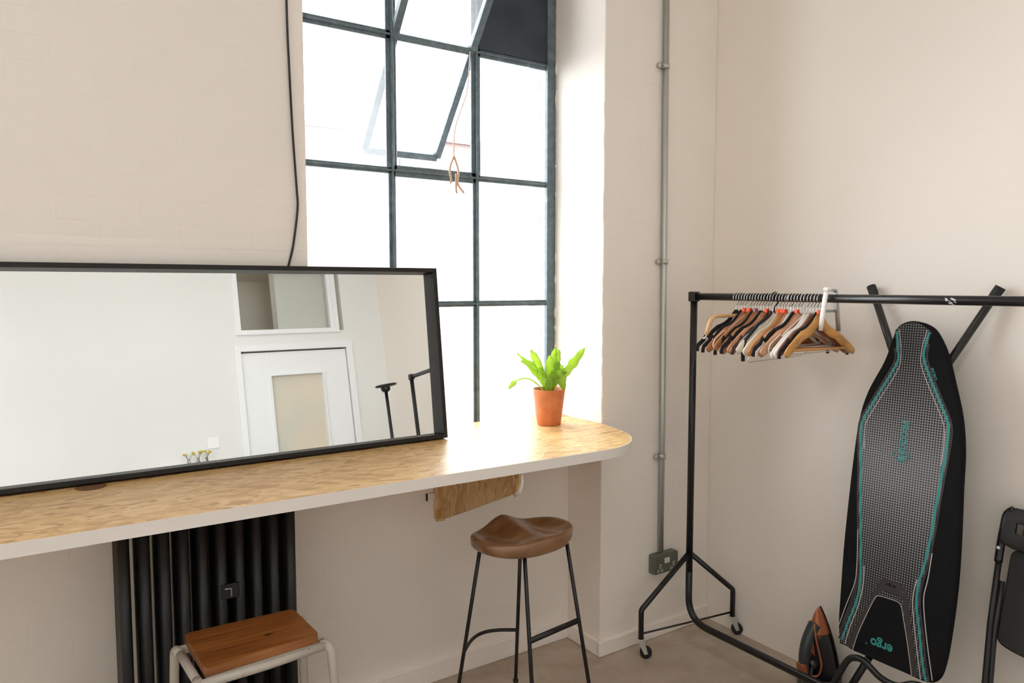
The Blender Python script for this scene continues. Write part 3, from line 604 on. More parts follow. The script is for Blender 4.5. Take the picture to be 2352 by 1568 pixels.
for i in range(1, NR + 1):
    r_ = i / NR; rg = []
    for k in range(NA):
        x, y = seatxy(r_, 2 * math.pi * k / NA); z = TOPZ + seath(x, y) - (0.004 if i == NR else 0)
        X, Y = rot(x, y); rg.append(s_.bm.verts.new((X, Y, z)))
    rings.append(rg)
for dz, sc in ((0.010, 1.012), (0.03, 1.016), (THK - 0.008, 1.0), (THK, 0.955)):
    rg = []
    for k in range(NA):
        x, y = seatxy(1, 2 * math.pi * k / NA); X, Y = rot(x * sc, y * sc)
        top = TOPZ + seath(x, y); base = TOPZ + 0.002
        z = (top - dz) if dz < 0.02 else (base - dz - 0.012 * (1 - (x / 0.2) ** 2) + 0.008)
        rg.append(s_.bm.verts.new((X, Y, z)))
    rings.append(rg)
fs = [s_.bm.faces.new((cen, rings[0][k], rings[0][(k + 1) % NA])) for k in range(NA)]
for a, b_ in zip(rings, rings[1:]): fs += [s_.bm.faces.new((a[k], b_[k], b_[(k + 1) % NA], a[(k + 1) % NA])) for k in range(NA)]
fs.append(s_.bm.faces.new(rings[-1])); s_._tag(fs, True); o = s_.build('seat', None, bs)
# four splayed legs: back pair nearer the window, front pair nearer the room
LP = [((1.366, 2.235), (1.325, 2.359)), ((1.568, 2.272), (1.629, 2.398)), ((1.435, 2.058), (1.406, 1.946)), ((1.643, 2.088), (1.698, 1.981))]
ends = []
for (tx, ty), (bx, by) in LP:
    T_, B_ = Vector((tx - 1.505, ty - 2.17, 0.672)), Vector((bx - 1.505, by - 2.17, 0.004)); ends.append((T_, B_))
    MB().use('blackscuff').tube([B_, B_.lerp(T_, 0.5), T_], 0.0072, 10).lathe([(0.011, -0.004), (0.011, 0.010), (0.008, 0.014)], B_.x, B_.y, 12).build('leg', None, bs)
def onleg(k, z): T_, B_ = ends[k]; return B_.lerp(T_, (z - B_.z) / (T_.z - B_.z))
a, b_ = onleg(0, 0.24), onleg(1, 0.24)
MB().use('blackscuff').tube([a.lerp(b_, q / 14) + Vector((0, 0.075 * math.sin(math.pi * q / 14), 0)) for q in range(15)], 0.0068, 10).build('footrest', None, bs)
a, b_ = onleg(2, 0.385), onleg(3, 0.385)
MB().use('blackscuff').tube([a, b_], 0.0085, 10, flat=1.25).build('footrest', None, bs)
ringp = [ends[0][0], ends[1][0], ends[3][0], ends[2][0]]
MB().use('blackscuff').tube([p + Vector((0, 0, 0.003)) for p in ringp], 0.005, 8, closed=True).build('seat_ring', None, bs)

# ============================================================ LOW WHITE STOOL WITH PINE SEAT
ls = thing('metal_stool', 'chipped white metal stool with oiled pine plank seat in front of the radiator', 'stool', (0.5, 2.0, 0))
def L0(x, y, z): return Vector((x - 0.5, y - 2.0, z))
ZP = 0.652
PC = [(0.350, 2.131), (0.648, 2.122), (0.657, 1.925), (0.358, 1.903)]
pk = MB().use('plank')
poly = []
cx_, cy_ = sum(p[0] for p in PC) / 4, sum(p[1] for p in PC) / 4
pp = fillet([Vector((PC[-1][0] + .05, PC[-1][1], 0))] + [Vector((x, y, 0)) for x, y in PC[0:0]] + [Vector((PC[-1][0] + .05, PC[-1][1], 0))], 0.01)
def rounded(corners, r, seg=4):
    out = []; n_ = len(corners)
    for i in range(n_):
        p0, p1, p2 = (Vector((*corners[(i + k - 1) % n_], 0)) for k in range(3))
        A_ = p1 + (p0 - p1).normalized() * r; B__ = p1 + (p2 - p1).normalized() * r
        for j in range(seg + 1):
            q = j / seg; v = A_ * (1 - q) ** 2 + p1 * 2 * q * (1 - q) + B__ * q * q; out.append((v.x, v.y))
    return out
pk.prism(rounded(PC, 0.012), ZP - 0.0235, ZP, lambda a, b_, z: L0(a, b_, z))
es = [e for e in pk.bm.edges if all(abs(v.co.z - ZP) < 1e-5 for v in e.verts)]
bmesh.ops.bevel(pk.bm, geom=es, offset=0.003, segments=2, profile=0.5, affect='EDGES')
pk.build('seat', None, ls)
FC = [(0.331, 2.112), (0.662, 2.102), (0.671, 1.918), (0.343, 1.893)]   # frame corners clockwise from the far left
FB = [(0.310, 2.185), (0.700, 2.175), (0.715, 1.855), (0.315, 1.82)]
zf = 0.618
for i in range(4):
    a = FC[i]; b_ = FC[(i + 1) % 4]
    off = 0.0
    MB().use('whitemetal').tube([L0(*a, zf), L0(*a, zf).lerp(L0(*b_, zf), 0.5) - Vector((0, 0, 0.004 if i in (0, 2) else 0.0)), L0(*b_, zf)], 0.0115, 12).build('frame_rail', None, ls)
    pth = fillet([L0(*a, zf).lerp(L0(*FC[(i + (1 if i in (1, 3) else -1)) % 4], zf), 0.12), L0(*a, zf) + (L0(*FB[i], zf) - L0(*a, zf)) * 0.25, L0(*FB[i], 0.004)], 0.05)
    MB().use('whitemetal').tube(pth, 0.0125, 12).build('leg', None, ls)
for i, zc in ((0, 0.22), (2, 0.22), (1, 0.26), (3, 0.26)):
    def lp(k): return L0(*FC[k], 0).lerp(L0(*FB[k], 0), 1 - zc / zf) + Vector((0, 0, zc))
    MB().use('whitemetal').tube([lp(i), lp((i + 1) % 4)], 0.008, 10).build('stretcher', None, ls)
cp = MB().use('whitemetal'); cp.prism(rounded([(FC[0][0] + .01, FC[0][1] - .005), (FC[1][0] - .01, FC[1][1] - .005), (FC[2][0] - .01, FC[2][1] + .005), (FC[3][0] + .01, FC[3][1] + .005)], 0.02), zf + 0.003, ZP - 0.0245, lambda a, b_, z: L0(a, b_, z)); 
for v in cp.bm.verts: v.co.x *= 0.93; 
cp.build('seat_support', None, ls)

# ============================================================ POTTED FERN
pf = thing('potted_fern', 'small bright green fern in a tapering terracotta pot on the counter by the window', 'plant', (1.852, 2.478, ZC))
MB().use('terracotta').lathe([(0.048, 0.0005), (0.050, 0.003), (0.062, 0.10), (0.0685, 0.149), (0.069, 0.152), (0.065, 0.152), (0.0635, 0.148), (0.062, 0.128)], seg=40).build('pot', None, pf)
so = MB().use('soil'); random.seed(3)
so.grid(14, 14, lambda u, v: Vector(((u - .5) * 2 * 0.0425, (v - .5) * 2 * 0.0425, 0.136 + 0.006 * math.sin(u * 31 + v * 17) * math.cos(v * 29))))
so.lathe([(0.0625, 0.120), (0.0625, 0.133), (0.04, 0.138), (0.001, 0.139)], seg=24)
so.build('soil', None, pf)
CR, CF = Vector((0.83, -0.557, 0)), Vector((0.557, 0.83, 0))
def leaf(base, tipv, droop, wd, wav=0.0065, ph=0.0, face=None, stem=0.25):
    lf_ = MB().use('leaf'); base, tipv = Vector(base), Vector(tipv); N_ = 18
    mid = base.lerp(tipv, 0.55) + Vector((0, 0, droop))
    def pos(q): return base * (1 - q) ** 2 + mid * 2 * q * (1 - q) + tipv * q * q
    face = Vector(face) if face else Vector((-0.5, -0.75, 0.45))
    def f(u, v):
        p_ = pos(u); t_ = (pos(min(1, u + .02)) - pos(max(0, u - .02))).normalized(); side = t_.cross(face).normalized(); nn = side.cross(t_)
        if u < stem: w_ = 0.0025 + 0.001 * u
        else:
            q = (u - stem) / (1 - stem); w_ = wd * (math.sin(math.pi * min(1, q ** 0.85)) ** 0.62) + 0.0015
        s_ = (v - .5) * 2
        return p_ + side * s_ * w_ * (1 + 0.12 * math.sin(u * 31 + ph)) + nn * (abs(s_) ** 1.5 * wd * 0.35 + wav * math.sin(u * 23 + ph + s_ * 1.5) * abs(s_) * (1 if u > stem else 0))
    lf_.grid(N_, 6, f); o = lf_.build('leaf', None, pf, recalc=False)
    sm = o.modifiers.new('thickness', 'SOLIDIFY'); sm.thickness = 0.0006
    return o
def pt_(r, f, z): return CR * r + CF * f + Vector((0, 0, z))
zb = 0.136
LV = [((-.01, 0), (-.120, .01, .262), .075, .013, .3), ((-.005, .01), (-.078, .02, .312), .03, .015, 1.2), ((0, 0), (.030, .03, .322), .03, .014, 2.1),
      ((.008, .0), (.152, .02, .320), .0, .017, .7), ((.0, -.01), (.004, -.03, .296), .02, .019, 3.2), ((.01, -.01), (.058, -.055, .150), .12, .024, 4.0),
      ((.012, 0), (.075, .01, .215), .05, .012, 5.0), ((.004, .012), (.045, .03, .262), .03, .017, .2), ((-.012, .0), (-.045, -.03, .245), .03, .014, 2.7),
      ((-.008, .012), (-.132, .03, .296), .02, .007, 1.7), ((.0, .015), (.045, .05, .31), .02, .018, 3.9), ((.006, -.015), (.028, -.045, .232), .03, .020, 1.1), ((-.01, -.01), (-.02, -.05, .19), .04, .010, 5.5), ((.015, .01), (.06, .04, .245), .03, .014, 2.2)]
for (br_, bf), (tr, tf, tz), dr, wd, ph in LV: leaf(pt_(br_, bf, zb), pt_(tr, tf, tz), dr, wd, ph=ph)
leaf(pt_(-.02, 0.01, zb), pt_(-.168, .0, .150), .10, .0105, ph=1.0, stem=0.78)
for k in range(9):
    a = k * 0.7; MB().use('leaf').tube([pt_(.012 * math.cos(a), .012 * math.sin(a), zb - .003), pt_(.02 * math.cos(a), .02 * math.sin(a), zb + .04), pt_(.018 * math.cos(a), .022 * math.sin(a), zb + .075)], 0.0016, 5).build('stem', None, pf)

# ============================================================ CLOTHES RACK
rk = thing('clothes_rack', 'black tubular clothes rack on castors standing along the right wall', 'rack', (2.44, 1.13, 0))
RX, RZ = 2.44, 1.556; Y0, Y1 = 2.222, 0.06
def rp(x, y, z): return Vector((x - 2.44, y - 1.13, z))
MB().use('rail').tube([rp(RX, Y0, RZ), rp(RX, Y1, RZ)], 0.0152, 20).build('hanging_rail', None, rk)
ch = MB().use('railchip'); random.seed(2)
for k in range(16):
    y = 1.158 + random.uniform(-.014, .014); z = RZ - .004 + random.uniform(-.011, .010); a = math.asin(max(-.95, min(.95, (z - RZ) / .0152)))
    c0 = rp(RX - .0154 * math.cos(a), y, RZ + .0154 * math.sin(a)); ch.obox(c0, Vector((.0006 * math.cos(a), 0, .0006 * math.sin(a))) , Vector((0, .0016 + .003 * random.random(), .001)), Vector((.0006 * math.sin(a), 0.0008, .0018)))
ch.build('paint_scuff', None, rk)['label'] = 'bare metal scuff on the rail'
for ys, s in ((Y0, 1), (Y1, -1)):
    yy = ys
    MB().use('blackmetal').box(RX - 2.44 - 0.019, RX - 2.44 + 0.019, yy - 1.13 - 0.019, yy - 1.13 + 0.019, RZ - 0.022, RZ + 0.021, 0.006, 3).build('corner_joint', None, rk)
    MB().use('rail').tube([rp(RX, yy, RZ - 0.02), rp(RX, yy, 0.34)], 0.0150, 18).build('post', None, rk)
    # each foot: two tubes splaying from the collar and turning down to the castors
    for sx in (-1, 1):
        dx, dy = sx * 0.252, -sx * 0.037
        fx = 2.44 + dx; 
        MB().use('rail').tube(fillet([rp(RX, yy, 0.425), rp(RX + dx * 0.98, yy + dy, 0.215), rp(RX + dx, yy + dy, 0.205), rp(RX + dx, yy + dy, 0.085)], [0, .05, .05, 0]), 0.0118, 14).build('leg', None, rk)
        cs = thing('castor', '', ''); 
        for k_ in ('label', 'category'): del cs[k_]
        cs.parent = rk; cs.location = rp(RX + dx, yy + dy, 0)
        ang = R(-38) if sx > 0 else R(-42)
        q = Matrix.Rotation(ang, 4, 'Z')
        b1 = MB().use('brackets'); b1.box(-.017, .017, -.014, .014, .080, .085, 0.001)
        for sy in (-1, 1): b1.prism([(-.015, .082), (.015, .082), (.030, .024), (.016, .020)], sy * .0125, sy * .0145, lambda a, b_, d_: Vector((a, d_, b_)))
        b1.tube([(.022, -.016, .026), (.022, .016, .026)], 0.004, 8)
        for v in b1.bm.verts: v.co = q @ v.co
        b1.build('castor_fork', None, cs)
        wh = MB().use('rubber').lathe([(.006, -.010), (.0225, -.011), (.0255, -.008), (.0255, .008), (.0225, .011), (.006, .010)], seg=28, M4=q @ Matrix.Translation((.022, 0, .0262)) @ Matrix.Rotation(R(90), 4, 'X')); wh.build('castor_wheel', None, cs)
    MB().use('rail').tube([rp(RX - .247, yy + .037, .105), rp(RX + .247, yy - .037, .105)], 0.0042, 10).build('foot_brace', None, rk)
MB().use('rail').tube(fillet([rp(RX, Y0, 0.345), rp(RX, Y0, 0.118), rp(RX, Y1, 0.118), rp(RX, Y1, 0.345)], [0, .17, .17, 0], 10), 0.0150, 18).build('base_bar', None, rk)

# ============================================================ HANGERS
def shoulder(S, drop, n=14, flare=True):
    """centre line of half a hanger body from the neck outwards (x, z)"""
    out = []
    for i in range(n + 1):
        q = i / n; x = S * q
        z = -drop * (0.10 * math.sin(math.pi * min(1, q * 2)) + q ** 1.12) + 0.006 * math.exp(-((q) / .12) ** 2)
        out.append((x, z))
    return out
def body_contour(mk, S, drop, w0, w1, th, bow=0.0):
    mb = MB().use(mk)
    for sg in (-1, 1):
        c_ = shoulder(S, drop); n_ = len(c_); secs = []
        for i, (x, z) in enumerate(c_):
            q = i / (n_ - 1); hgt = (w0 + (w1 - w0) * q ** 1.5); t2 = th * (0.5 + 0.35 * q ** 2)
            if q > .86: hgt *= 1 - 0.30 * ((q - .86) / .14) ** 2; t2 *= 1 - .35 * ((q - .86) / .14) ** 2
            dx = c_[min(i + 1, n_ - 1)][0] - c_[max(i - 1, 0)][0]; dz = c_[min(i + 1, n_ - 1)][1] - c_[max(i - 1, 0)][1]; L_ = math.hypot(dx, dz); nx, nz = -dz / L_, dx / L_
            yb = -bow * q * q; ring_ = []
            for k in range(8):
                a = math.pi / 8 + k * math.pi / 4; ca_, sa_ = math.cos(a), math.sin(a); ca_ = max(-.8, min(.8, ca_)) / .8; sa_ = max(-.8, min(.8, sa_)) / .8
                ring_.append(mb.bm.verts.new((sg * (x + nx * ca_ * hgt / 2), yb + sa_ * t2, z + nz * ca_ * hgt / 2 - hgt * .2)))
            secs.append(ring_)
        fs = []
        for a, b_ in zip(secs, secs[1:]): fs += [mb.bm.faces.new((a[k], a[(k + 1) % 8], b_[(k + 1) % 8], b_[k])) for k in range(8)]
        fs += [mb.bm.faces.new(secs[0]), mb.bm.faces.new(secs[-1])]; mb._tag(fs, True)
    return mb
NZ = -0.0735            # neck height below the top of the rail
def hook_pts(zn, R_=0.0205):
    """hook wire, origin at the rail axis"""
    cz = 0.0152 + 0.0018 - R_
    pts = [(R_ * math.cos(a), 0, cz + R_ * math.sin(a)) for a in [R(200 - 15 * k) for k in range(0, 17)]]
    pts = pts[:-1]
    pts += [(R_ * 0.80, 0, cz - R_ * .75), (0.004, 0, cz - R_ * 1.35), (0, 0, cz - R_ * 1.75), (0, 0, zn)]
    return smooth_line(pts, 2)
PROTO = {}
def proto(kind, mk, hookm='wire', S=.218, drop=.128, bar_=None, clip=None, wire=None):
    key = (kind, mk, hookm, round(S, 3), bar_, clip)
    r_ = bpy.data.objects.new(kind, None); COL.objects.link(r_)
    zn = -0.062
    MB().use(hookm).tube(hook_pts(zn + .0), 0.0016 if hookm != 'h_black' or kind != 'plastic_hanger' else .0035, 6).build('hook', None, r_)
    if kind == 'wooden_hanger':
        mb = body_contour(mk, S, drop, .037, .031, .0085, 0.012); mb.bm.verts.ensure_lookup_table()
        for v in mb.bm.verts: v.co.z += zn - .006
        mb.build('body', None, r_)
        if bar_: MB().use(bar_).tube([(-S * .88, -.010, zn - drop + .006), (S * .88, -.010, zn - drop + .006)], .0052, 8).build('trouser_bar', None, r_)
    elif kind == 'velvet_hanger':
        mb = MB().use(mk)
        for sg in (-1, 1):
            pts = [(sg * x, 0, z + zn) for x, z in shoulder(S, drop)]
            pts = pts[:10] + [(sg * S * .735, 0, pts[10][2] - .010), (sg * S * .79, 0, pts[10][2] + .001)] + pts[12:] + [(sg * S * 1.02, 0, pts[-1][2] - .012), (sg * S * 1.022, 0, pts[-1][2] - .024)]
            mb.tube(pts, .0095, 10, flat=.34, up=(0, 1, 0))
        mb.build('body', None, r_)
    elif kind == 'wire_hanger':
        mb = MB().use(mk); d_ = drop
        pts = [(0, 0, zn), (S * .55, 0, zn - d_ * .50), (S * .60, 0, zn - d_ * .60), (S * .66, 0, zn - d_ * .52), (S * .93, 0, zn - d_ * .78), (S * .99, 0, zn - d_ * .95), (S * .93, 0, zn - d_ * 1.12), (0, 0, zn - d_ * 1.14)]
        full = pts + [(-x, y, z) for x, y, z in reversed(pts[1:-1])]
        mb.tube(fillet(full + [full[0]], .008, 4)[:-1], .0019, 6, closed=True); mb.build('body', None, r_)
    elif kind == 'clip_hanger':
        mb = MB().use(mk); mb.tube(fillet([(-.19, 0, zn - .085), (-.165, 0, zn - .012), (.165, 0, zn - .012), (.19, 0, zn - .085)], .04), .009, 10, flat=.8); mb.build('body', None, r_)
        for sg in (-1, 1):
            cl = MB().use('whitewire'); cl.tube([(sg * .19, 0, zn - .080), (sg * .192, 0, zn - .092), (sg * .196, .010, zn - .100)], .003, 6); cl.tube(fillet([(sg * .196, .010, zn - .098), (sg * .175, .010, zn - .100), (sg * .170, .010, zn - .112), (sg * .21, .010, zn - .130)], .01), .003, 6); cl.build('clip', None, r_)
    if clip:
        MB().use(clip).box(-.010, .010, -.0065, .0065, zn + .001, zn + .019, .002).build('size_marker', None, r_)
    return r_
random.seed(11)
ORD = ['', 'second', 'third', 'fourth', 'fifth', 'sixth', 'seventh', 'eighth', 'ninth', 'tenth', 'eleventh', 'twelfth', 'thirteenth', 'fourteenth', 'fifteenth', 'sixteenth', 'seventeenth', 'eighteenth', 'nineteenth', 'twentieth']
K = [('v', 'h_black', None, None, 'black'), ('c', 'h_light', None, None, 'light wooden'), ('v', 'h_black', None, None, 'black'), ('w', 'h_brown', 'h_brown', 'orange', 'brown wooden'), ('wi', 'whitewire', None, None, 'white wire'),
     ('w', 'h_brown', 'h_brown', 'orange', 'brown wooden'), ('v', 'h_black', None, None, 'black'), ('w', 'h_brown', 'h_light', 'pink', 'brown wooden'), ('w', 'h_brown', 'h_brown', None, 'brown wooden'),
     ('v', 'h_black', None, None, 'black'), ('w', 'h_pink', 'h_light', None, 'pinkish wooden'), ('w', 'h_brown', 'h_brown', 'orange', 'brown wooden'), ('v', 'h_dark', None, None, 'dark brown'),
     ('wi', 'whitewire', None, None, 'white wire'), ('w', 'h_cream', 'h_cream', None, 'cream wooden'), ('w', 'h_cream', 'h_brown', 'orange', 'cream wooden'), ('w', 'h_honey', 'h_honey', 'orange', 'honey wooden'), ('w', 'h_brown', 'h_brown', 'orange', 'brown wooden'),
     ('w', 'h_pink', 'h_pink', None, 'pinkish wooden'), ('w', 'h_white', 'h_white', None, 'white'), ('v', 'h_black', None, None, 'black'), ('w', 'h_brown', 'h_brown', 'orange', 'brown wooden'), ('w', 'h_pink', 'h_light', None, 'pinkish wooden'),
     ('wi', 'whitewire', None, None, 'white wire'), ('w', 'h_white', 'h_white', None, 'white'), ('w', 'h_white', 'h_white', None, 'white'), ('w', 'h_red', 'h_red', None, 'reddish brown wooden'), ('v', 'h_black', None, None, 'black'), ('w', 'h_honey', 'h_honey', 'orange', 'honey wooden')]
NH = len(K); cache = {}
cnt = {}
tot = {}
for k in K: tot[k[4]] = tot.get(k[4], 0) + 1
HN = {'w': 'wooden_hanger', 'v': 'velvet_hanger', 'wi': 'wire_hanger', 'c': 'clip_hanger'}
def copy_thing(o):
    c = o.copy(); COL.objects.link(c)
    for chd in o.children:
        d_ = chd.copy(); COL.objects.link(d_); d_.parent = c
    return c
for i, (kd, mk, br_, cl_, desc) in enumerate(K):
    y = 1.995 - (1.995 - 1.618) * (i / (NH - 1))
    key = (kd, mk, br_, cl_)
    if key not in cache: h = cache[key] = proto(HN[kd], mk, 'whitewire' if mk == 'whitewire' else 'wire', bar_=br_, clip=cl_, S=.218 if kd in 'wv' else .205)
    else: h = copy_thing(cache[key])
    h.location = (RX + random.uniform(-.001, .001), y, RZ); a = random.uniform(-2.2, 2.2) + (5 if i > 24 else 0) * 0.7
    if kd == 'w': a -= 1
    h.rotation_euler = (0, R(random.uniform(-1.5, 1.5)), R(a))
    cnt[desc] = cnt.get(desc, 0) + 1; c_n = cnt[desc]
    extra = ''
    pos = '' if tot[desc] == 1 else (' leftmost of this kind' if c_n == 1 else (' %s of this kind from the left' % ORD[c_n - 1]))
    if kd == 'v': nm = desc + ' notched slim hanger'
    else: nm = desc + ' hanger'
    if i == NH - 1: lab = 'honey coloured wooden hanger at the front right end of the hangers on the rack'
    elif kd == 'c': lab = 'light wooden trouser hanger with white clips near the left end of the rack'
    else: lab = nm + extra + ',' + (pos + ',' if pos else '') + ' on the rack rail'
    h['label'] = lab.replace(',,', ','); h['category'] = 'hanger'; h['group'] = 'hangers bunched on the clothes rack'
# loose thin wire hanger sagging below the others
lw = thing('wire_hanger', 'thin bare wire hanger drooping lowest below the bunch of hangers', 'hanger', (RX, 1.742, RZ), R(-6), 'hangers bunched on the clothes rack')
MB().use('wire').tube(hook_pts(-.07), .0013, 6).build('hook', None, lw)
MB().use('wire').tube(fillet([(0, 0, -.07), (-.20, 0, -.185), (-.215, 0, -.235), (.06, 0, -.222), (.20, 0, -.165), (0, 0, -.07)], .015, 4)[:-1], .0011, 6, closed=True).build('body', None, lw)
# black plastic hanger whose end hangs straight down
bh = thing('plastic_hanger', 'black plastic hanger with a chunky hook and one end pointing down', 'hanger', (RX, 1.8125, RZ), R(2), 'hangers bunched on the clothes rack')
MB().use('h_black').tube([(p[0] * 1.12, p[1], p[2] * 1.0 + .002) for p in hook_pts(-.055, .0225)], .0034, 8).build('hook', None, bh)
mb = MB().use('h_black')
mb.tube([(0, 0, -.055), (-.10, 0, -.10), (-.175, 0, -.155), (-.19, 0, -.185), (-.188, 0, -.235)], lambda q: .0055 + .002 * q, 10); mb.tube([(0, 0, -.055), (.10, 0, -.10), (.19, 0, -.165)], .0055, 8); mb.build('body', None, bh)
# clamp straddling the rail at the front of the bunch
cw = thing('spring_clamp', 'white and grey metal clamp straddling the rack rail in front of the hangers', 'clamp', (RX, 1.578, RZ))
MB().use('clipwhite').tube([(-.022, 0, .036), (-.027, .004, .0), (-.032, .008, -.06), (-.036, .012, -.115)], lambda q: .0085 + .0015 * math.sin(q * 3), 10, flat=.45, up=(1, 0, 0)).box(-.032, -.010, -.011, .011, .026, .040, .004).build('jaw', None, cw)
MB().use('clipgrey').tube([(.022, -.006, .026), (.027, -.006, .0), (.034, -.008, -.06), (.040, -.010, -.118)], .009, 10, flat=.4, up=(1, 0, 0)).box(-.012, .030, -.008, .008, .0265, .034, .002).box(-.03, .034, -.004, .004, -.050, -.040, .002).build('jaw', None, cw)

# ============================================================ IRONING BOARD (leaning upright, nose up)
BA, BB = Vector((2.47, 0, .30)), Vector((2.60, 0, 1.48)); bv = (BB - BA).normalized(); bu = Vector((0, -1, 0)); bn = bu.cross(bv)
ib = bpy.data.objects.new('ironing_board', None); COL.objects.link(ib)
ib.matrix_world = Matrix(((bu.x, bv.x, bn.x, 2.47), (bu.y, bv.y, bn.y, 1.36), (bu.z, bv.z, bn.z, .30), (0, 0, 0, 1)))
tag(ib, 'black ironing board with a dotted grey and teal cover leaning upright against the right wall', 'ironing board')
OUT = [(0.0009, 1.185), (-0.0364, 1.1773), (-0.0606, 1.1546), (-0.0722, 1.1136), (-0.0933, 1.037), (-0.1437, 0.9211), (-0.1663, 0.814), (-0.1742, 0.6595), (-0.1775, 0.4813), (-0.1777, 0.3354), (-0.1731, 0.1749), (-0.1687, 0.0638), (-0.1547, 0.0126), (-0.1149, -0.0127), (-0.0362, -0.0105), (0.0577, -0.0121), (0.1321, -0.0149), (0.1673, -0.0095), (0.1931, 0.0121), (0.2064, 0.0612), (0.2143, 0.1506), (0.2196, 0.3098), (0.2158, 0.4656), (0.2061, 0.6483), (0.2009, 0.7617), (0.1837, 0.8735), (0.1505, 0.9849), (0.12, 1.077), (0.0857, 1.141), (0.054, 1.1721)]
ol = [Vector((*p, 0)) for p in OUT]; n_ = len(ol); sm = []
for i in range(n_):
    p0, p1, p2, p3 = ol[i - 1], ol[i], ol[(i + 1) % n_], ol[(i + 2) % n_]
    for j in range(4):
        q = j / 4; sm.append(0.5 * ((2 * p1) + (p2 - p0) * q + (2 * p0 - 5 * p1 + 4 * p2 - p3) * q * q + (3 * p1 - p0 - 3 * p2 + p3) * q ** 3))
cen = Vector((0.015, 0.55, 0))
def inset(p, d):
    # shrink towards the long axis
    c_ = Vector((0.012, min(max(p.y, 0.16), 1.06), 0)); v_ = p - c_; return p - v_.normalized() * d
bo = MB().use('b_black'); prof = [(0.006, -0.028), (0.0, -0.020), (-0.002, -0.008), (0.002, -0.001), (0.010, 0.0025), (0.022, 0.0035)]
rings = [[bo.bm.verts.new(Vector((*inset(p, d_).xy, z_))) for p in sm] for d_, z_ in prof]; m_ = len(sm); fs = []
for a, b_ in zip(rings, rings[1:]): fs += [bo.bm.faces.new((a[k], a[(k + 1) % m_], b_[(k + 1) % m_], b_[k])) for k in range(m_)]
bo._tag(fs, True); bo._tag([bo.bm.faces.new(rings[-1]), bo.bm.faces.new(list(reversed(rings[0])))])
def ribbon(pts, wd, z, mk, n=5):
    P_ = smooth_line([(x, y, 0) for x, y in pts], n); bo.use(mk); L_, R_ = [], []
    for i, p_ in enumerate(P_):
        t_ = (P_[min(i + 1, len(P_) - 1)] - P_[max(i - 1, 0)]).normalized(); s_ = Vector((-t_.y, t_.x, 0)) * wd / 2
        L_.append(bo.bm.verts.new(Vector(((p_ + s_).x, (p_ + s_).y, z)))); R_.append(bo.bm.verts.new(Vector(((p_ - s_).x, (p_ - s_).y, z))))
    bo._tag([bo.bm.faces.new((L_[i], L_[i + 1], R_[i + 1], R_[i])) for i in range(len(P_) - 1)])
TL = [(-0.0535, 1.148), (-0.0446, 1.0875), (-0.0392, 1.0493), (-0.0579, 1.0012), (-0.1112, 0.8934), (-0.1464, 0.817), (-0.1477, 0.7451), (-0.1372, 0.6521), (-0.1263, 0.5284), (-0.1099, 0.3745), (-0.0992, 0.2505), (-0.105, 0.168), (-0.1297, 0.0782), (-0.146, 0.009)]
TR = [(0.0575, 1.150), (0.0498, 1.109), (0.0468, 1.0638), (0.0699, 1.0061), (0.1053, 0.9359), (0.1398, 0.8673), (0.1507, 0.8254), (0.1486, 0.7519), (0.1415, 0.6621), (0.1361, 0.5885), (0.1291, 0.484), (0.1178, 0.3775), (0.1037, 0.2989), (0.103, 0.2318), (0.1218, 0.1424), (0.1405, 0.0476), (0.1575, -0.008)]
def off(pts, d): return [(x + d, y) for x, y in pts]
# dotted panel between slightly outside the teal lines
a = smooth_line([(x, y, 0) for x, y in off(TL, -0.0075)], 4); b_ = smooth_line([(x, y, 0) for x, y in off(TR, 0.0075)], 4)
def at_y(P_, y):
    for p_, q_ in zip(P_, P_[1:]):
        if (p_.y - y) * (q_.y - y) <= 0 and abs(p_.y - q_.y) > 1e-9: t_ = (y - p_.y) / (q_.y - p_.y); return p_.x + (q_.x - p_.x) * t_
    return P_[0].x if y > P_[0].y else P_[-1].x
bo.use('b_dots'); NV = 120; rows = []
for j in range(NV + 1):
    y = -0.006 + (1.181 + 0.006) * j / NV; xl, xr = at_y(a, y), at_y(b_, y)
    if y > 1.155: h_ = math.sqrt(max(0, 1 - ((y - 1.125) / 0.0575) ** 2)) * 0.0635; xl, xr = max(xl, -h_ ), min(xr, h_)
    rows.append([bo.bm.verts.new((xl + (xr - xl) * k / 6, y, 0.0042)) for k in range(7)])
bo._tag([bo.bm.faces.new((r0[k], r0[k + 1], r1[k + 1], r1[k])) for r0, r1 in zip(rows, rows[1:]) for k in range(6)])
for P_, s_ in ((TL, -1), (TR, 1)):
    ribbon(off(P_[1:], s_ * 0.0115), 0.006, 0.0046, 'b_grey'); ribbon(P_, 0.0075, 0.0048, 'b_teal')
ribbon([(-0.0470, 1.1550), (-0.0376, 1.1111), (-0.0303, 1.0424), (-0.0486, 0.9866), (-0.0952, 0.8955), (-0.131, 0.8194), (-0.1358, 0.7787), (-0.1324, 0.7161)], .0022, .005, 'b_white')
ribbon([(0.0500, 1.1580), (0.0399, 1.1008), (0.0385, 1.0482), (0.0598, 0.9932), (0.0946, 0.9255), (0.1281, 0.8583), (0.1384, 0.8234), (0.1404, 0.758), (0.1376, 0.706)], .0022, .005, 'b_white')
ribbon([(-0.1261, 0.4222), (-0.1166, 0.2908), (-0.1187, 0.2271), (-0.1424, 0.1387), (-0.164, 0.052)], .0026, .005, 'b_white')
ribbon([(-0.0897, 0.2999), (-0.0868, 0.2313), (-0.0966, 0.1544), (-0.12, 0.0659), (-0.1328, 0.0)], .003, .005, 'b_white')
ribbon([(0.1377, 0.4133), (0.1322, 0.3248), (0.1249, 0.2631), (0.1341, 0.1925), (0.1542, 0.0973), (0.1704, 0.0312), (0.1775, 0.002)], .003, .005, 'b_white')
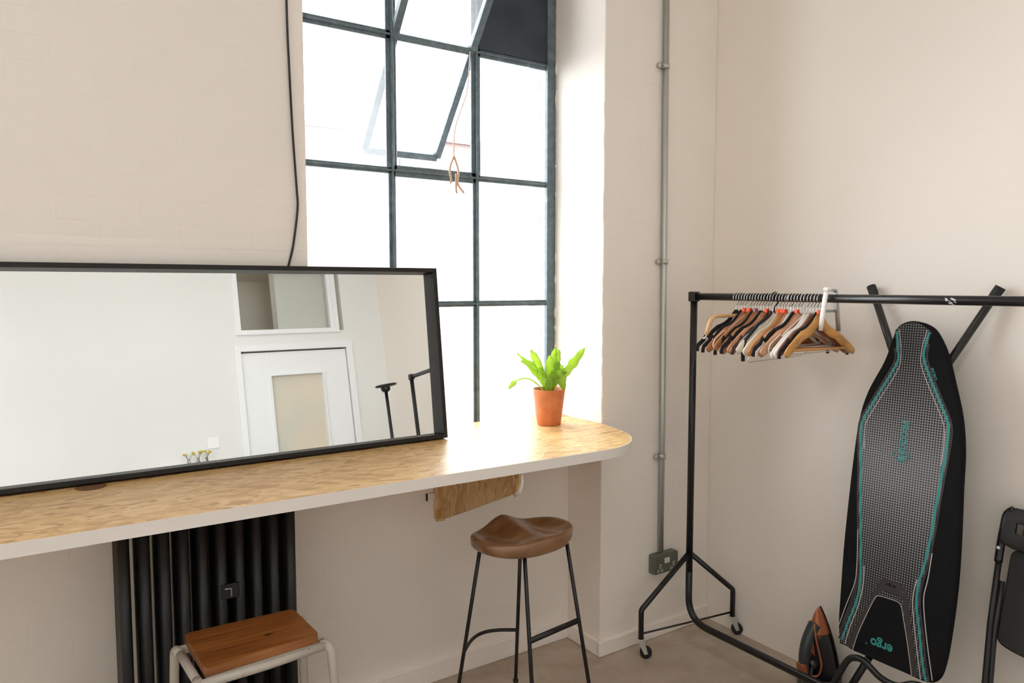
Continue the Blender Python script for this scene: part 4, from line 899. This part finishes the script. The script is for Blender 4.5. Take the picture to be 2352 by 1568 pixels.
ribbon([(0.0975, 0.3124), (0.0896, 0.2427), (0.1044, 0.1513), (0.1253, 0.056), (0.1405, -0.010)], .003, .005, 'b_white')
ribbon([(-0.113, 0.24), (-0.127, 0.155), (-0.150, 0.07), (-0.157, 0.03)], .006, .0046, 'b_grey')
ribbon([(-0.1200, -0.005), (-0.0853, 0.0905), (-0.0507, 0.1724), (-0.0434, 0.2066), (-0.033, 0.232), (-0.01, 0.248), (0.02, 0.252), (0.048, 0.250), (0.064, 0.236), (0.072, 0.205), (0.083, 0.1503), (0.1040, 0.0644), (0.1210, -0.010)], .020, .0052, 'b_grey')
bo.use('b_grey'); bo._tag([bo.bm.faces.new([bo.bm.verts.new((x, y, .0053)) for x, y in [(-.038, .236), (-.030, .266), (-.016, .280), (.04, .283), (.056, .276), (.066, .256), (.072, .232), (.05, .240), (-.01, .238)]])])
INN = [(-0.1012, -0.010), (-0.0882, 0.0536), (-0.0659, 0.1252), (-0.0497, 0.1733), (-0.0382, 0.2023), (-0.0276, 0.2136), (0.0047, 0.2163), (0.0399, 0.2161), (0.0547, 0.2047), (0.0659, 0.1666), (0.0845, 0.0988), (0.1014, 0.0311), (0.1108, -0.010)]
bo.use('b_black'); bo._tag([bo.bm.faces.new([bo.bm.verts.new((p_.x, p_.y, .0054)) for p_ in smooth_line([(x, y, 0) for x, y in INN], 3)])])
ribbon(INN, .0022, .0057, 'b_white', 3)
def text(s, size, M4, mk, xs=1.0, bold=0.0):
    cu = bpy.data.curves.new('t', 'FONT'); cu.body = s; cu.size = size; cu.align_x = 'CENTER'; cu.align_y = 'CENTER'; cu.offset = bold
    ob = bpy.data.objects.new('t', cu); me = bpy.data.meshes.new_from_object(ob)
    bo.use(mk); vs = [bo.bm.verts.new(M4 @ Vector((v.co.x * xs, v.co.y, 0))) for v in me.vertices]; fs_ = []
    for p_ in me.polygons:
        try: fs_.append(bo.bm.faces.new([vs[k] for k in p_.vertices]))
        except ValueError: pass
    bo._tag(fs_); bpy.data.objects.remove(ob); bpy.data.curves.remove(cu); bpy.data.meshes.remove(me)
def TM(x, y, z, a): return Matrix.Translation((x, y, z)) @ Matrix.Rotation(R(a), 4, 'Z')
text('ergo', .047, TM(0.0, .047, .0059, 181), 'b_teal', .92, .0011)
bo.use('b_teal'); bo._tag([bo.bm.faces.new([bo.bm.verts.new((-.054 + .003 * math.cos(k), .034 + .003 * math.sin(k), .0059)) for k in [j * math.pi / 5 for j in range(10)]])])
text('PROZONE', .033, TM(.0055, .765, .0060, -91.5), 'b_teal', .95, .0006)
for s_ in (-1, 1):
    ribbon([(.004 + s_ * .018, .728), (.004 + s_ * .030, .722), (.004 + s_ * .016, .706)], .0022, .0061, 'b_teal', 2); ribbon([(.004 + s_ * .016, .706), (.004 + s_ * .030, .714), (.004 + s_ * .018, .735)], .0016, .0061, 'b_teal', 2)
text('ergo', .020, TM(.087, 1.010, .0040, -66), 'b_teal', 1.2, .0003)
text('ergo', .014, TM(.012, .262, .0058, 180), 'b_black', 1.4, .0003)
cov = bo.build('padded_cover', None, ib)
def bl(x, y, z): return ib.matrix_world.inverted() @ Vector((x, y, z))
# legs folded behind, feet up above the nose
for (p0, p1, p2) in (((2.694, 1.566, 1.578), (2.655, 1.46, 1.36), (2.55, 1.27, .50)), ((2.694, 1.145, 1.575), (2.655, 1.275, 1.32), (2.55, 1.42, .50))):
    MB().use('blackscuff').tube([bl(*p0), bl(*p1), bl(*p2)], .0125, 12, flat=1.3).build('leg', None, ib)
for (x, y, z) in ((2.694, 1.566, 1.578), (2.694, 1.145, 1.575)):
    MB().use('rubber').tube([bl(x + .004, y + .012 * (1 if y > 1.3 else -1), z + .022), bl(x, y, z), bl(x - .006, y - .012 * (1 if y > 1.3 else -1), z - .03)], .0165, 12).build('foot_cap', None, ib)
MB().use('blackmetal').tube([bl(2.56, 1.45, .55), bl(2.56, 1.24, .55)], .008, 10).build('crossbar', None, ib)
# tubular iron rest reaching below the tail
MB().use('blackscuff').tube(smooth_line([bl(*p) for p in [(2.47, 1.60, .020), (2.455, 1.53, .13), (2.45, 1.475, .245), (2.452, 1.445, .272), (2.455, 1.41, .272), (2.455, 1.35, .240), (2.455, 1.29, .238), (2.458, 1.235, .268), (2.47, 1.16, .272)]], 5), .0115, 12).build('rest_tube', None, ib)
MB().use('blackscuff').tube([bl(*p) for p in [(2.475, 1.405, .285), (2.48, 1.46, .17), (2.485, 1.535, .012)]], .0125, 12).build('rest_tube', None, ib)
MB().use('blackscuff').tube([bl(*p) for p in [(2.455, 1.30, .238), (2.46, 1.27, .12), (2.47, 1.25, .012)]], .0115, 12).build('rest_tube', None, ib)

# ============================================================ STEAM IRON
si = thing('steam_iron', 'black and copper steam iron standing upright beside the ironing board', 'iron', (2.665, 1.672, 0.032), R(-12))
si.rotation_euler = (0, R(-11), R(-12))
# local: -x out from the wall, y across, z up; sole at x = 0
HT = .312
def iw(q): return .060 * (1 - q ** 2.6) ** 0.9 * (1 - .10 * (1 - min(1, q / .25)) ** 2) + .0015 * (1 - q)
MB().use('sole').prism([(iw(k / 24) * 1.03, k / 24 * HT) for k in range(25)] + [(-iw(k / 24) * 1.03, k / 24 * HT) for k in range(24, -1, -1)][1:], 0.0, -.007, lambda a, b_, d_: Vector((d_, a, b_))).build('soleplate', None, si)
def idep(q): return (.060 - .012 * q) * (1 - max(0, (q - .55) / .45) ** 2.2) + .010
def ibody(q0, q1, grow, mk, nm, xoff=0.0):
    mb = MB().use(mk); secs = []
    for i in range(15):
        q = q0 + (q1 - q0) * i / 14; w_ = iw(min(q, .992)) * .98 + grow; d_ = idep(q) + grow; ring_ = []
        for k in range(15):
            a = math.pi * k / 14; ring_.append(mb.bm.verts.new((-.007 - d_ * (math.sin(a) ** .8), math.cos(a) * w_ * (abs(math.cos(a)) ** -.12 if abs(math.cos(a)) > .05 else 1) if False else math.cos(a) * w_, q * HT)))
        secs.append(ring_)
    fs_ = [mb.bm.faces.new((a[k], a[k + 1], b_[k + 1], b_[k])) for a, b_ in zip(secs, secs[1:]) for k in range(14)]
    mb._tag(fs_, True); mb._tag([mb.bm.faces.new(secs[0]), mb.bm.faces.new(secs[-1])]); fs2 = [mb.bm.faces.new((a[0], b_[0], b_[14], a[14])) for a, b_ in zip(secs, secs[1:])]; mb._tag(fs2)
    return mb.build(nm, None, si)
ibody(.0, .70, 0, 'iron_dark', 'water_tank'); ibody(.68, .985, .0006, 'copper', 'nose')
MB().use('iron_slate').tube(smooth_line([(-.040, 0, .246), (-.062, 0, .228), (-.092, 0, .190), (-.112, 0, .145), (-.120, 0, .10), (-.116, 0, .045), (-.105, 0, .012)], 5), lambda q: .027 - .009 * q ** .6, 16, flat=.95).build('handle', None, si)
MB().use('iron_dark').box(-.128, -.03, -.030, .030, .0, .040, .010, 3).build('heel', None, si)
for s_ in (-1, 1): MB().use('copper').tube(smooth_line([(-.055, s_ * .013, .258), (-.068, s_ * .026, .215), (-.070, s_ * .036, .16), (-.070, s_ * .040, .10), (-.085, s_ * .034, .062), (-.105, s_ * .022, .060)], 5), .0042, 8).build('copper_trim', None, si)
MB().use('copper').box(-.144, -.118, -.0195, .0195, .062, .118, .007, 3).build('copper_switch', None, si)
MB().use('copper').prism([(-.062, .215), (-.066, .12), (-.088, .155)], -.012, .012, lambda a, b_, d_: Vector((a, d_, b_))).build('copper_web', None, si)
MB().use('iron_dark').lathe([(.024, -.022), (.026, 0), (.024, .022)], seg=20, M4=Matrix.Translation((-.078, 0, .092)) @ Matrix.Rotation(R(90), 4, 'Y')).build('dial', None, si)
cd_ = MB().use('cordgrey')
for k in range(6): cd_.tube([Vector((-.062 + (.080 + .002 * (k % 2)) * math.cos(a), (.072 + .002 * (k % 2)) * math.sin(a), .006 + .0098 * k + .003 * math.sin(2 * a))) for a in [j * math.pi / 16 for j in range(32)]], .0052, 8, closed=True)
cd_.tube(smooth_line([(-.118, -.016, .11), (-.124, -.020, .07), (-.128, -.022, .03), (-.135, -.02, .010)]), .004, 8)
for v in cd_.bm.verts: v.co = Matrix.Rotation(R(11), 4, 'Y') @ v.co - Vector((0, 0, .030))
cd_.build('wound_cord', None, si)

# ============================================================ FOLDED CHAIR
A_, B_ = Vector((2.47, 0, 0)), Vector((2.68, 0, .89)); cv = (B_ - A_).normalized(); cu_ = Vector((0, -1, 0)); cn = cu_.cross(cv)
fc = bpy.data.objects.new('folding_chair', None); COL.objects.link(fc)
fc.matrix_world = Matrix(((cu_.x, cv.x, cn.x, 2.47), (cu_.y, cv.y, cn.y, 1.0), (cu_.z, cv.z, cn.z, 0), (0, 0, 0, 1)))
tag(fc, 'folded black metal and plastic chair leaning on the right wall at the right edge', 'chair')
CW = .128
def mir(pts): return [(2 * CW - x, y, z) for x, y, z in pts]
br_ = MB().use('chairplastic')
def back(u, v):
    x = -.0745 + (2 * CW + 2 * .0745) * u; e_ = abs(u - .5) * 2; top = .906 - .020 * max(0, (e_ - .86) / .14) ** 2; bot = .782 - .012 * (1 - max(0, (e_ - .80) / .2)) ** 1 + 0.004
    return Vector((x, bot + (top - bot) * v, .010 + .020 * (1 - e_ ** 2.0) * -1 + .006 * math.sin(math.pi * v)))
for z_, fl in ((0, 1),):
    N1, N2 = 40, 8; g1 = [[br_.bm.verts.new(back(i / N1, j / N2) + Vector((0, 0, .008))) for j in range(N2 + 1)] for i in range(N1 + 1)]; g2 = [[br_.bm.verts.new(back(i / N1, j / N2) - Vector((0, 0, .008))) for j in range(N2 + 1)] for i in range(N1 + 1)]
    hole = lambda i, j: (3 <= j <= 4 and (4 <= i <= 5 or 34 <= i <= 35))
    F_ = []
    for i in range(N1):
        for j in range(N2):
            if hole(i, j): continue
            F_.append(br_.bm.faces.new((g1[i][j], g1[i + 1][j], g1[i + 1][j + 1], g1[i][j + 1]))); F_.append(br_.bm.faces.new((g2[i][j], g2[i][j + 1], g2[i + 1][j + 1], g2[i + 1][j])))
    eset = {}
    for f_ in [f for f in br_.bm.faces]:
        pass
    idx = {}
    for i in range(N1 + 1):
        for j in range(N2 + 1): idx[g1[i][j]] = g2[i][j]
    for e_ in [e for e in br_.bm.edges if len(e.link_faces) == 1 and all(v in idx for v in e.verts)]:
        a, b_ = e_.verts; F_.append(br_.bm.faces.new((a, b_, idx[b_], idx[a])))
    br_._tag(F_, True)
o = br_.build('backrest', None, fc); bm_ = o.modifiers.new('bevel', 'BEVEL'); bm_.width = .0035; bm_.segments = 2; bm_.limit_method = 'ANGLE'
for side in (0, 1):
    f_ = (lambda P: mir(P)) if side else (lambda P: P)
    MB().use('chairplastic').tube(smooth_line(f_([(-.050, .900, .006), (-.068, .880, .004), (-.0725, .84, .002), (-.0750, .78, 0), (-.0745, .722, 0)]), 4), .0125, 12, flat=1.0).build('back_sleeve', None, fc)
    MB().use('brackets').lathe([(.003, 0), (.0055, .002), (.0055, .004)], seg=12, M4=Matrix.Translation(f_([(-.0745, .768, .0115)])[0])).build('rivet', None, fc)
    MB().use('blackmetal').tube(f_([(-.0735, .73, 0), (-.0700, .52, 0), (-.0590, .33, 0), (-.0520, .02, 0)]), .0095, 12).build('front_leg', None, fc)
    MB().use('blackmetal').tube(f_([(-.0560, .665, -.004), (-.0570, .50, -.006), (-.046, .30, -.012), (-.040, .05, -.016)]), .0085, 12).build('rear_leg', None, fc)
    MB().use('rubber').tube(f_([(-.0520, .04, 0), (-.0515, .008, 0)]), .013, 12).build('foot_cap', None, fc)
st_ = MB().use('chairseat'); sp_ = rounded([(-.048, .775), (2 * CW + .048, .775), (2 * CW + .055, .47), (2 * CW - .01, .452), (.01, .452), (-.055, .47)], .03, 5)
st_.prism(sp_, -.012, -.034, lambda a, b_, d_: Vector((a, b_, d_))); o = st_.build('seat', None, fc); q_ = o.modifiers.new('bevel', 'BEVEL'); q_.width = .006; q_.segments = 3; q_.limit_method = 'ANGLE'
MB().use('blackmetal').tube([(-.055, .16, -.004), (2 * CW + .055, .16, -.004)], .008, 10).build('stretcher', None, fc)

# ============================================================ THINGS SEEN ONLY IN THE MIRROR
sw = thing('light_switch', 'white wall switch beside the door reflected in the mirror', 'switch', (1.228, YB, 1.29))
inpar(MB().use('clipwhite').box(1.185, 1.271, YB + .001, YB + .010, 1.247, 1.333, .003).build('switch_plate'), sw); inpar(MB().use('clipwhite').box(1.222, 1.234, YB + .010, YB + .014, 1.278, 1.302, .001).build('rocker'), sw)
sf = MB().use('shelfwhite').box(.80, 1.30, YB + .001, YB + .17, 1.075, 1.10, .003).box(.86, .88, YB + .001, YB + .14, .98, 1.075).box(1.22, 1.24, YB + .001, YB + .14, .98, 1.075).build('wall_shelf')
tag(sf, 'small white shelf on the back wall below the switch, seen in the mirror', 'shelf')
random.seed(4)
for k, (x, w_) in enumerate(((1.03, 'leftmost'), (1.095, 'middle'), (1.155, 'rightmost'))):
    vz = thing('bud_vase', '%s of three glass vases of dried yellow flowers reflected in the mirror' % w_, 'vase', (x, YB + .09, 1.10), 0, 'bud vases on the back shelf')
    MB().use('bottle').lathe([(.018, .0005), (.020, .01), (.020, .05), (.009, .07), (.009, .085)], seg=18).build('vase_glass', None, vz)
    for j in range(4):
        tx, ty, tz = random.uniform(-.035, .035), random.uniform(-.03, .03), .115 + random.uniform(0, .02)
        MB().use('stem').tube([(0, 0, .03), (tx * .3, ty * .3, .09), (tx, ty, tz)], .0013, 5).build('stem', None, vz)
        MB().use('flower').ball((tx, ty, tz), .012, 1, 1, .7, 8).build('flower', None, vz)
rs = thing('ring_stand', 'black pole stand with an oval ring on top, seen in the mirror', 'stand', (2.236, .06, 0))
MB().use('rail').tube([(0, 0, .012), (-.002, 0, .9), (-.012, 0, 1.49)], .012, 12).build('pole', None, rs)
MB().use('rail').tube([(.006 + .072 * math.cos(a) - .012, .045 * math.sin(a), 1.508 + .006 * math.cos(a)) for a in [j * math.pi / 12 for j in range(24)]], .011, 10, closed=True, flat=.8).build('ring_handle', None, rs)
MB().use('rail').lathe([(.02, 1.46), (.034, 1.475), (.034, 1.495), (.02, 1.505)], -.012, 0, 16).build('collar', None, rs)
MB().use('rail').lathe([(.13, .001), (.13, .008), (.03, .018), (.014, .03)], 0, 0, 32).build('base', None, rs)
